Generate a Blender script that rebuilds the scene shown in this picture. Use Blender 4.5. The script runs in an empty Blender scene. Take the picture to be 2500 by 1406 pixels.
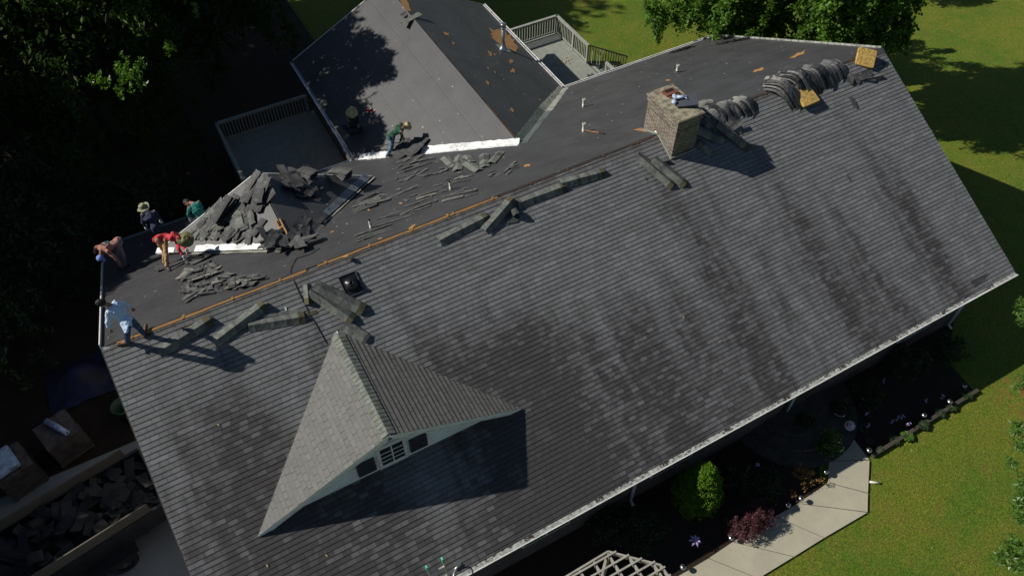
import bpy, bmesh, math, random
import numpy as np
from mathutils import Vector, Matrix, noise as mnoise
rnd = random.Random(11)
rng = np.random.default_rng(11)
sc = bpy.context.scene
COL = sc.collection

# ------------------------------------------------------------------ camera
CAM = Vector((3.3454, -13.8789, 15.2406)); FPX = 1907.3
cam_d = bpy.data.cameras.new('camera'); cam = bpy.data.objects.new('camera', cam_d); COL.objects.link(cam)
cam.location = CAM
cam.rotation_euler = (0.6820187, -0.0033243, -0.5053265)
cam_d.sensor_width = 36.0; cam_d.lens = 36.0 * FPX / 2500.0
cam_d.clip_start = 0.5; cam_d.clip_end = 900
sc.camera = cam
CROT = cam.rotation_euler.to_matrix()

# ------------------------------------------------------------------ world and sun
SUN_TO = Vector((-0.676, 0.400, 0.618)).normalized()
SUN_EL = math.asin(SUN_TO.z)
w = bpy.data.worlds.new('World'); sc.world = w; w.use_nodes = True
nt = w.node_tree; bg = nt.nodes['Background']
sky = nt.nodes.new('ShaderNodeTexSky'); sky.sky_type = 'NISHITA'; sky.sun_disc = False
sky.sun_elevation = SUN_EL; sky.sun_rotation = math.atan2(SUN_TO.x, SUN_TO.y)
sky.air_density = 1.0; sky.dust_density = 0.3; sky.ozone_density = 2.0
nt.links.new(sky.outputs[0], bg.inputs[0]); bg.inputs[1].default_value = 0.05
sun_d = bpy.data.lights.new('sun', 'SUN'); sun_d.energy = 5.0; sun_d.angle = math.radians(0.55)
sun_d.color = (1.0, 0.95, 0.86)
sun = bpy.data.objects.new('sun', sun_d); COL.objects.link(sun)
sun.rotation_euler = SUN_TO.to_track_quat('Z', 'Y').to_euler(); sun.location = (-30, 20, 30)
sc.view_settings.view_transform = 'Standard'; sc.view_settings.look = 'None'
sc.view_settings.exposure = -0.05; sc.view_settings.gamma = 1.0; sc.view_settings.use_curve_mapping = False
sc.cycles.max_bounces = 6; sc.cycles.diffuse_bounces = 3; sc.cycles.transparent_max_bounces = 6

# ------------------------------------------------------------------ measured house numbers (metres)
RL = 25.26                                   # ridge length, ridge on y=0 z=0
PF, PB = 0.4966, 0.5077
WF, WB = 7.551, 7.613
ZF, ZB = -PF*WF, -PB*WB
XW, WW, PW, YW = 13.228, 4.406, 0.4936, 14.535   # wing
ZW = ZB + PW*WW
YWA = -ZW/PB
G0 = -6.57
def sstep(a, b, x):
    t = max(0.0, min(1.0, (x-a)/(b-a))); return t*t*(3-2*t)
def gz(x, y):
    return G0 - 1.35*sstep(-3.0, 9.0, y)*sstep(3.0, 9.0, x if x < 20 else 20)

def ray(u, v):
    return (CROT @ Vector(((u-1250)/FPX, -(v-703)/FPX, -1.0))).normalized()
def hit(u, v, n, c):
    d = ray(u, v); n = Vector(n); return CAM + d*((c-n.dot(CAM))/n.dot(d))
def atz(u, v, z): return hit(u, v, (0,0,1), z)
class Plane:
    """roof plane: point/normal/along-ridge axis/downslope axis"""
    def __init__(s, n, c, o):
        s.n = Vector(n); s.c = c; s.nn = s.n.normalized(); s.o = Vector(o)
        d = Vector((s.n.x, s.n.y, 0)).normalized(); s.d = (d - s.nn*d.dot(s.nn)).normalized()
        s.u = s.nn.cross(s.d).normalized()
    def px(s, u, v): return hit(u, v, s.n, s.c)
    def at(s, x, y, h=0.0):
        z = (s.c - s.n.x*x - s.n.y*y)/s.n.z; return Vector((x, y, z)) + s.nn*h
FR = Plane((0,-PF,1), 0, (0,0,0))
BK = Plane((0,PB,1), 0, (0,0,0))
WLp = Plane((-PW,0,1), ZW-PW*XW, (XW,0,ZW))
WRp = Plane((PW,0,1), ZW+PW*XW, (XW,0,ZW))
GR = Plane((0,0,1), G0, (0,0,G0)); GR.d = Vector((0,-1,0)); GR.u = Vector((1,0,0))

# ------------------------------------------------------------------ material helpers
def newmat(name):
    m = bpy.data.materials.new(name); m.use_nodes = True
    return m, m.node_tree, m.node_tree.nodes['Principled BSDF']
class NB:
    def __init__(s, nt): s.nt = nt
    def n(s, t, **kw):
        nd = s.nt.nodes.new(t)
        for k, v in kw.items():
            if k.startswith('i_'): nd.inputs[k[2:].replace('_',' ')].default_value = v
            else: setattr(nd, k, v)
        return nd
    def l(s, a, b): s.nt.links.new(a, b)
    def math(s, op, a, b=None, c=None, clamp=False):
        nd = s.n('ShaderNodeMath', operation=op); nd.use_clamp = clamp
        for i, x in enumerate((a, b, c)):
            if x is None: continue
            if isinstance(x, (int, float)): nd.inputs[i].default_value = x
            else: s.l(x, nd.inputs[i])
        return nd.outputs[0]
    def mix(s, f, a, b, blend='MIX'):
        nd = s.n('ShaderNodeMix', data_type='RGBA', blend_type=blend)
        for sock, x in ((nd.inputs[0], f), (nd.inputs[6], a), (nd.inputs[7], b)):
            if isinstance(x, (int, float)): sock.default_value = x
            elif isinstance(x, tuple): sock.default_value = (*x[:3], 1)
            else: s.l(x, sock)
        return nd.outputs[2]
    def noise(s, vec, scale, detail=3, rough=0.55, dist=0.0):
        nd = s.n('ShaderNodeTexNoise'); nd.inputs['Scale'].default_value = scale; nd.inputs['Detail'].default_value = detail
        nd.inputs['Roughness'].default_value = rough; nd.inputs['Distortion'].default_value = dist
        if vec is not None: s.l(vec, nd.inputs['Vector'])
        return nd.outputs['Fac']
    def ramp(s, f, lo, hi):
        nd = s.n('ShaderNodeMapRange'); nd.clamp = True; nd.interpolation_type = 'SMOOTHSTEP'
        nd.inputs[1].default_value = lo; nd.inputs[2].default_value = hi; s.l(f, nd.inputs[0]); return nd.outputs[0]
    def comb(s, x, y, z=0.0):
        nd = s.n('ShaderNodeCombineXYZ')
        for i, v in enumerate((x, y, z)):
            if isinstance(v, (int, float)): nd.inputs[i].default_value = v
            else: s.l(v, nd.inputs[i])
        return nd.outputs[0]
    def bump(s, h, strength, dist, bsdf):
        nd = s.n('ShaderNodeBump'); nd.inputs['Strength'].default_value = strength; nd.inputs['Distance'].default_value = dist
        s.l(h, nd.inputs['Height']); s.l(nd.outputs[0], bsdf.inputs['Normal'])
def coords(b, kind='Object'):
    return b.n('ShaderNodeTexCoord').outputs[kind]
def plain(name, col, rough=0.7, var=0.15, scale=6, metal=0.0, spec=0.5, bump=0.0, col2=None):
    m, nt, p = newmat(name); b = NB(nt)
    geo = b.n('ShaderNodeNewGeometry').outputs['Position']
    f = b.noise(geo, scale, 4)
    d = tuple(c*(1-var*2) for c in col) if col2 is None else col2
    b.l(b.mix(b.ramp(f, .3, .7), d, tuple(min(1, c*(1+var*.4)) for c in col)), p.inputs['Base Color'])
    p.inputs['Roughness'].default_value = rough; p.inputs['Metallic'].default_value = metal
    p.inputs['Specular IOR Level'].default_value = spec
    if bump: b.bump(b.noise(geo, scale*6, 3), bump, 0.01, p)
    return m

# --- shingle roofing: tabs, random tint per tab, algae streaks running downslope.  UV: u along eave, v downslope, metres
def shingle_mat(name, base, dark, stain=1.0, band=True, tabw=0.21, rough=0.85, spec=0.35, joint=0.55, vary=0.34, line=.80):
    m, nt, p = newmat(name); b = NB(nt)
    uv = b.n('ShaderNodeUVMap'); uv.uv_map = 'UVMap'
    sep = b.n('ShaderNodeSeparateXYZ'); b.l(uv.outputs[0], sep.inputs[0]); u, v = sep.outputs[0], sep.outputs[1]
    row = b.math('FLOOR', b.math('DIVIDE', v, 0.127))
    wn = b.n('ShaderNodeTexWhiteNoise', noise_dimensions='1D'); b.l(row, wn.inputs['W'])
    uu = b.math('ADD', b.math('DIVIDE', u, tabw), b.math('MULTIPLY', wn.outputs['Value'], 7.0))
    # jitter the tab boundaries a little
    tab = b.math('FLOOR', uu); fr = b.math('FRACT', uu)
    wn2 = b.n('ShaderNodeTexWhiteNoise', noise_dimensions='2D'); b.l(b.comb(tab, row), wn2.inputs['Vector'])
    r = wn2.outputs['Value']
    wn3 = b.n('ShaderNodeTexWhiteNoise', noise_dimensions='2D'); b.l(b.comb(b.math('FLOOR', b.math('MULTIPLY', uu, 0.5)), b.math('ADD', row, 77.0)), wn3.inputs['Vector'])
    fv = b.math('FRACT', b.math('DIVIDE', v, 0.127))
    # streaks
    warp = b.noise(b.comb(b.math('MULTIPLY', u, .5), b.math('MULTIPLY', v, .25)), 1.0, 2)
    st = b.noise(b.comb(b.math('ADD', b.math('MULTIPLY', u, .85), b.math('MULTIPLY', warp, 1.2)), b.math('MULTIPLY', v, .075), 3.7), 1.0, 3, .6)
    st2 = b.noise(b.comb(b.math('MULTIPLY', u, 2.6), b.math('MULTIPLY', v, .5), 9.1), 1.0, 3, .6)
    dn = b.ramp(v, 0.6, 7.0)
    uw = b.math('ADD', u, b.math('ADD', b.math('MULTIPLY', b.math('SUBTRACT', warp, .5), 1.3), b.math('MULTIPLY', b.math('SUBTRACT', st2, .5), .8)))
    s = b.math('ADD', b.math('MULTIPLY', b.ramp(st, .40, .72), .38), b.math('MULTIPLY', b.math('SUBTRACT', st2, .5), .9))
    if band:
        for c0, wd, am, v0, v1 in ((1.6, 1.2, .80, .3, 3.5), (3.4, .8, .50, 2.5, 6.0), (4.6, .6, .55, .8, 3.0), (7.9, .9, .75, 1.2, 4.5), (9.6, 1.1, .95, 1.6, 5.2), (12.2, 1.0, .58, 1.8, 6.5), (15.6, .62, .50, .0, 3.0), (17.3, .45, .24, 1.0, 5.0), (18.9, .6, .34, 1.0, 5.5), (20.8, .5, .26, 1.5, 6.0), (22.8, .65, .36, .6, 6.0), (11.1, .5, .22, 1.0, 5.0), (6.1, .8, .55, 6.0, 8.0), (14.0, .6, .32, 2.0, 7.0)):
            e = b.math('DIVIDE', b.math('SUBTRACT', uw, c0), wd)
            gsn = b.math('MULTIPLY', b.math('EXPONENT', b.math('MULTIPLY', b.math('MULTIPLY', e, e), -1.0)), am)
            s = b.math('ADD', s, b.math('MULTIPLY', gsn, b.ramp(v, v0, v1)))
    s = b.math('ADD', s, b.math('MULTIPLY', dn, .24))
    hard = b.ramp(s, .45, 1.0)
    s = b.math('ADD', s, b.math('MULTIPLY', b.math('MULTIPLY', b.math('SUBTRACT', r, .5), b.math('ADD', .12, hard)), .60))
    sf = b.math('MULTIPLY', b.ramp(s, .12, 1.05), stain)
    lite = b.mix(b.math('MULTIPLY', wn3.outputs['Value'], 1.0), tuple(c*(1-vary*.55) for c in base), tuple(c*(1+vary*.4) for c in base))
    lite = b.mix(b.math('MULTIPLY', r, .62), lite, tuple(base[i]*k for i, k in enumerate((.74, .77, .72))))
    col = b.mix(b.math('MULTIPLY', sf, .85), lite, dark)
    if band:
        bf = b.math('MULTIPLY', b.ramp(v, .34, .04), b.ramp(b.noise(b.comb(u, v), 5, 3), .3, .62))
        col = b.mix(b.math('MULTIPLY', bf, .6), col, (.075, .05, .024))
    # joints between tabs, dark butt line: asphalt edge plus painted butt shadow
    jw = b.math('LESS_THAN', fr, 0.075)
    jn = b.ramp(b.noise(b.comb(b.math('MULTIPLY', u, 1.7), b.math('MULTIPLY', row, .83)), 1.0, 1), .38, .6)
    col = b.mix(b.math('MULTIPLY', b.math('MULTIPLY', jw, jn), joint), col, (.012, .011, .012))
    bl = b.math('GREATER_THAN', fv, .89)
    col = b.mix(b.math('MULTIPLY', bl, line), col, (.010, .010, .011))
    g = b.noise(b.comb(u, v), 160, 2, .7)
    col = b.mix(.55, col, b.mix(b.ramp(g, .25, .75), (.35, .35, .35), (1.0, 1.0, 1.0)), 'MULTIPLY')
    g2 = b.noise(b.comb(u, v), 14, 4, .7)
    col = b.mix(.35, col, b.mix(b.ramp(g2, .3, .7), (.6, .6, .6), (1.0, 1.0, 1.0)), 'MULTIPLY')
    b.l(col, p.inputs['Base Color']); p.inputs['Roughness'].default_value = rough
    p.inputs['Specular IOR Level'].default_value = spec
    b.bump(g, .35, .004, p)
    return m

def felt_mat(name, base, flecks=True):
    m, nt, p = newmat(name); b = NB(nt)
    uv = b.n('ShaderNodeUVMap'); uv.uv_map = 'UVMap'; U = uv.outputs[0]
    sep = b.n('ShaderNodeSeparateXYZ'); b.l(U, sep.inputs[0]); u, v = sep.outputs[0], sep.outputs[1]
    n1 = b.noise(U, .9, 5, .65); n2 = b.noise(U, 6, 5, .7); n3 = b.noise(U, 60, 3, .7)
    col = b.mix(b.ramp(n1, .3, .7), tuple(c*.78 for c in base), tuple(c*1.25 for c in base))
    col = b.mix(b.math('MULTIPLY', b.ramp(n2, .45, .8), .5), col, (base[0]*1.5, base[1]*1.25, base[2]*1.1))
    col = b.mix(.5, col, b.mix(b.ramp(n3, .2, .8), (.45, .45, .45), (1.15, 1.15, 1.15)), 'MULTIPLY')
    # orange scuffs running along the courses
    sn = b.noise(b.comb(b.math('MULTIPLY', u, 1.3), b.math('MULTIPLY', v, 9.0)), 1.0, 5, .7)
    sm = b.ramp(b.noise(U, .55, 2), .45, .68)
    col = b.mix(b.math('MULTIPLY', b.math('MULTIPLY', b.ramp(sn, .58, .74), sm), .38), col, (.16, .075, .028))
    # lap seams
    sv = b.math('FRACT', b.math('DIVIDE', b.math('ADD', v, b.math('MULTIPLY', b.noise(b.comb(u, 0.0), .6, 1), .03)), .92))
    col = b.mix(b.math('MULTIPLY', b.math('LESS_THAN', sv, .022), .8), col, (.008, .008, .008))
    # rows of shingle nail lines, faint
    sv2 = b.math('FRACT', b.math('DIVIDE', v, .127))
    col = b.mix(b.math('MULTIPLY', b.math('LESS_THAN', sv2, .14), .34), col, (.008, .008, .008))
    if flecks:
        vo = b.n('ShaderNodeTexVoronoi'); vo.inputs['Scale'].default_value = 3.1; b.l(U, vo.inputs['Vector'])
        sc2 = b.n('ShaderNodeSeparateColor'); b.l(vo.outputs['Color'], sc2.inputs[0])
        thr = b.math('MULTIPLY', sc2.outputs[0], .11)
        fl = b.math('LESS_THAN', vo.outputs['Distance'], thr)
        col = b.mix(b.math('MULTIPLY', fl, .8), col, (.34, .31, .27))
        vo2 = b.n('ShaderNodeTexVoronoi'); vo2.inputs['Scale'].default_value = 9.0; b.l(U, vo2.inputs['Vector'])
        sc3 = b.n('ShaderNodeSeparateColor'); b.l(vo2.outputs['Color'], sc3.inputs[0])
        fl2 = b.math('LESS_THAN', vo2.outputs['Distance'], b.math('MULTIPLY', b.math('GREATER_THAN', sc3.outputs[0], .55), .13))
        col = b.mix(b.math('MULTIPLY', fl2, .5), col, (.18, .165, .15))
    b.l(col, p.inputs['Base Color'])
    b.l(b.math('ADD', .50, b.math('MULTIPLY', n2, .12)), p.inputs['Roughness'])
    p.inputs['Specular IOR Level'].default_value = .75
    b.bump(b.math('ADD', n2, b.math('MULTIPLY', n3, .25)), .25, .012, p)
    return m

def brick_mat(name, c1, c2, mortar, soldier=False, bw=.205, rh=.068, msz=.011):
    m, nt, p = newmat(name); b = NB(nt)
    uv = b.n('ShaderNodeUVMap'); uv.uv_map = 'UVMap'; U = uv.outputs[0]
    def br(vec):
        t = b.n('ShaderNodeTexBrick'); t.inputs['Scale'].default_value = 1; t.inputs['Brick Width'].default_value = bw
        t.inputs['Row Height'].default_value = rh; t.inputs['Mortar Size'].default_value = msz; t.inputs['Mortar Smooth'].default_value = .2
        t.inputs['Color1'].default_value = (*c1, 1); t.inputs['Color2'].default_value = (*c2, 1); t.inputs['Mortar'].default_value = (*mortar, 1)
        t.inputs['Bias'].default_value = -.1; b.l(vec, t.inputs['Vector']); return t
    t = br(U); col, fac = t.outputs['Color'], t.outputs['Fac']
    if soldier:
        sep = b.n('ShaderNodeSeparateXYZ'); b.l(U, sep.inputs[0]); u, v = sep.outputs[0], sep.outputs[1]
        t2 = br(b.comb(b.math('ADD', v, .02), b.math('MULTIPLY', u, 1.0)))
        t2.offset = 0.0
        inv = b.math('MULTIPLY', b.math('GREATER_THAN', v, -.62+.0), b.math('LESS_THAN', v, -.42+.0))
        inu = b.math('MULTIPLY', b.math('GREATER_THAN', u, .13), b.math('LESS_THAN', u, 1.27))
        f = b.math('MULTIPLY', inv, inu)
        col = b.mix(f, col, t2.outputs['Color']); fac = b.mix(f, fac, t2.outputs['Fac'])
    geo = b.n('ShaderNodeNewGeometry').outputs['Position']
    col = b.mix(.6, col, b.mix(b.ramp(b.noise(geo, 3.0, 5, .7), .3, .7), (.35, .33, .3), (1, 1, 1)), 'MULTIPLY')
    col = b.mix(.4, col, b.mix(b.ramp(b.noise(geo, 40, 3), .3, .7), (.5, .5, .5), (1, 1, 1)), 'MULTIPLY')
    b.l(col, p.inputs['Base Color']); p.inputs['Roughness'].default_value = .9
    nd = b.n('ShaderNodeBump'); nd.inputs['Strength'].default_value = .8; nd.inputs['Distance'].default_value = .012; nd.invert = True
    b.l(fac, nd.inputs['Height']); b.l(nd.outputs[0], p.inputs['Normal'])
    return m

def grass_mat():
    m, nt, p = newmat('lawn_grass'); b = NB(nt)
    geo = b.n('ShaderNodeNewGeometry').outputs['Position']
    n1 = b.noise(geo, .35, 4, .6); n2 = b.noise(geo, 2.2, 5, .7); n3 = b.noise(geo, 14, 5, .8); n4 = b.noise(geo, 34, 4, .85)
    col = b.mix(b.ramp(n1, .35, .65), (.130, .225, .020), (.205, .250, .026))
    col = b.mix(b.math('MULTIPLY', b.ramp(n2, .42, .72), .7), col, (.245, .225, .045))
    col = b.mix(b.math('MULTIPLY', b.ramp(n2, .48, .28), .6), col, (.085, .195, .018))
    col = b.mix(.8, col, b.mix(b.ramp(n3, .28, .72), (.38, .42, .30), (1.3, 1.25, 1.2)), 'MULTIPLY')
    col = b.mix(.7, col, b.mix(b.ramp(n4, .36, .64), (.22, .25, .15), (1.45, 1.42, 1.35)), 'MULTIPLY')
    vo = b.n('ShaderNodeTexVoronoi'); vo.inputs['Scale'].default_value = 1.1; b.l(geo, vo.inputs['Vector'])
    sc2 = b.n('ShaderNodeSeparateColor'); b.l(vo.outputs['Color'], sc2.inputs[0])
    fl = b.math('LESS_THAN', vo.outputs['Distance'], b.math('MULTIPLY', b.math('GREATER_THAN', sc2.outputs[0], .55), .055))
    col = b.mix(b.math('MULTIPLY', fl, .7), col, (.33, .33, .12))
    # red clay bare patches by the side hedge
    sep = b.n('ShaderNodeSeparateXYZ'); b.l(geo, sep.inputs[0])
    dx = b.math('SUBTRACT', sep.outputs[0], 24.5); dy = b.math('SUBTRACT', sep.outputs[1], -10.4)
    rr = b.math('SQRT', b.math('ADD', b.math('MULTIPLY', dx, dx), b.math('MULTIPLY', dy, dy)))
    pf = b.math('MULTIPLY', b.ramp(rr, 1.3, .2), b.ramp(b.noise(geo, 4, 3), .5, .58))
    col = b.mix(b.math('MULTIPLY', pf, .85), col, (.30, .10, .045))
    b.l(col, p.inputs['Base Color']); p.inputs['Roughness'].default_value = .8; p.inputs['Specular IOR Level'].default_value = .2
    b.bump(b.math('ADD', b.math('MULTIPLY', n3, .6), n4), .8, .06, p)
    return m

def leaf_mat(name, c1, c2, trans=.35, rough=.45, spec=.5):
    m, nt, p = newmat(name); b = NB(nt)
    uv = b.n('ShaderNodeUVMap'); uv.uv_map = 'UVMap'
    sep = b.n('ShaderNodeSeparateXYZ'); b.l(uv.outputs[0], sep.inputs[0])
    col = b.mix(sep.outputs[0], c1, c2)
    col = b.mix(b.math('MULTIPLY', b.math('GREATER_THAN', sep.outputs[1], .9), .5), col, tuple(min(1, c*1.6) for c in c2))
    b.l(col, p.inputs['Base Color']); p.inputs['Roughness'].default_value = rough; p.inputs['Specular IOR Level'].default_value = spec
    tr = b.n('ShaderNodeBsdfTranslucent'); b.l(b.mix(.5, col, (c2[0]*1.4, c2[1]*1.6, c2[2]*.6)), tr.inputs[0])
    mx = b.n('ShaderNodeMixShader'); mx.inputs[0].default_value = trans
    b.l(p.outputs[0], mx.inputs[1]); b.l(tr.outputs[0], mx.inputs[2])
    b.l(mx.outputs[0], nt.nodes['Material Output'].inputs[0])
    return m

def concrete_mat(name, base):
    m, nt, p = newmat(name); b = NB(nt)
    geo = b.n('ShaderNodeNewGeometry').outputs['Position']
    n1 = b.noise(geo, 1.1, 5, .65); n2 = b.noise(geo, 9, 5, .7); n3 = b.noise(geo, 60, 3, .7)
    col = b.mix(b.ramp(n1, .3, .7), tuple(c*.86 for c in base), base)
    col = b.mix(b.math('MULTIPLY', b.ramp(n2, .5, .78), .35), col, tuple(c*.55 for c in base))
    col = b.mix(.25, col, b.mix(b.ramp(n3, .3, .7), (.6, .6, .6), (1, 1, 1)), 'MULTIPLY')
    b.l(col, p.inputs['Base Color']); p.inputs['Roughness'].default_value = .85
    b.bump(n3, .2, .004, p); return m
def mulch_mat():
    m, nt, p = newmat('bark_mulch'); b = NB(nt)
    geo = b.n('ShaderNodeNewGeometry').outputs['Position']
    n1 = b.noise(geo, 2, 4, .7); n2 = b.noise(geo, 28, 4, .8)
    col = b.mix(b.ramp(n2, .35, .7), (.008, .005, .004), (.040, .020, .012))
    col = b.mix(b.math('MULTIPLY', b.ramp(n1, .45, .7), .5), col, (.055, .026, .013))
    b.l(col, p.inputs['Base Color']); p.inputs['Roughness'].default_value = .95; b.bump(n2, .9, .05, p); return m
def wood_mat(name, base, rough=.7):
    m, nt, p = newmat(name); b = NB(nt)
    geo = b.n('ShaderNodeNewGeometry').outputs['Position']
    n1 = b.noise(geo, 3.5, 5, .7); n2 = b.noise(geo, 45, 3, .7)
    col = b.mix(b.ramp(n1, .25, .75), tuple(c*.72 for c in base), base)
    col = b.mix(.4, col, b.mix(b.ramp(n2, .3, .7), (.55, .55, .55), (1, 1, 1)), 'MULTIPLY')
    b.l(col, p.inputs['Base Color']); p.inputs['Roughness'].default_value = rough; b.bump(n2, .3, .003, p); return m
def torn_mat(name, base, top=.55):
    m, nt, p = newmat(name); b = NB(nt)
    uv = b.n('ShaderNodeUVMap'); uv.uv_map = 'UVMap'
    sep = b.n('ShaderNodeSeparateXYZ'); b.l(uv.outputs[0], sep.inputs[0]); u, v = sep.outputs[0], sep.outputs[1]
    geo = b.n('ShaderNodeNewGeometry').outputs['Position']
    n1 = b.noise(geo, 5, 4, .6); n2 = b.noise(geo, 60, 3, .7)
    col = b.mix(b.ramp(n1, .3, .7), tuple(c*.65 for c in base), tuple(c*1.15 for c in base))
    wn = b.n('ShaderNodeTexWhiteNoise', noise_dimensions='1D'); b.l(b.math('FLOOR', b.math('DIVIDE', u, .21)), wn.inputs['W'])
    col = b.mix(b.math('MULTIPLY', wn.outputs['Value'], .35), col, tuple(c*.55 for c in base))
    col = b.mix(b.math('MULTIPLY', b.math('GREATER_THAN', v, .02), top), col, (.035, .034, .034))
    sl = b.math('MULTIPLY', b.math('LESS_THAN', b.math('FRACT', b.math('DIVIDE', u, .21)), .06), b.math('LESS_THAN', v, .02))
    col = b.mix(b.math('MULTIPLY', sl, .9), col, (.008, .008, .008))
    col = b.mix(.5, col, b.mix(b.ramp(n2, .3, .7), (.5, .5, .5), (1.1, 1.1, 1.1)), 'MULTIPLY')
    b.l(col, p.inputs['Base Color']); p.inputs['Roughness'].default_value = .85; b.bump(n2, .5, .006, p); return m
def foil_mat(name, base, rough, metal):
    m, nt, p = newmat(name); b = NB(nt)
    geo = b.n('ShaderNodeNewGeometry').outputs['Position']
    n1 = b.noise(geo, 5, 4, .6, 1.2); n2 = b.noise(geo, 2.2, 4, .7)
    col = b.mix(b.ramp(n2, .45, .75), base, tuple(c*.55 for c in base))
    b.l(col, p.inputs['Base Color']); p.inputs['Roughness'].default_value = rough; p.inputs['Metallic'].default_value = metal
    b.bump(n1, .9, .05, p); return m

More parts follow.
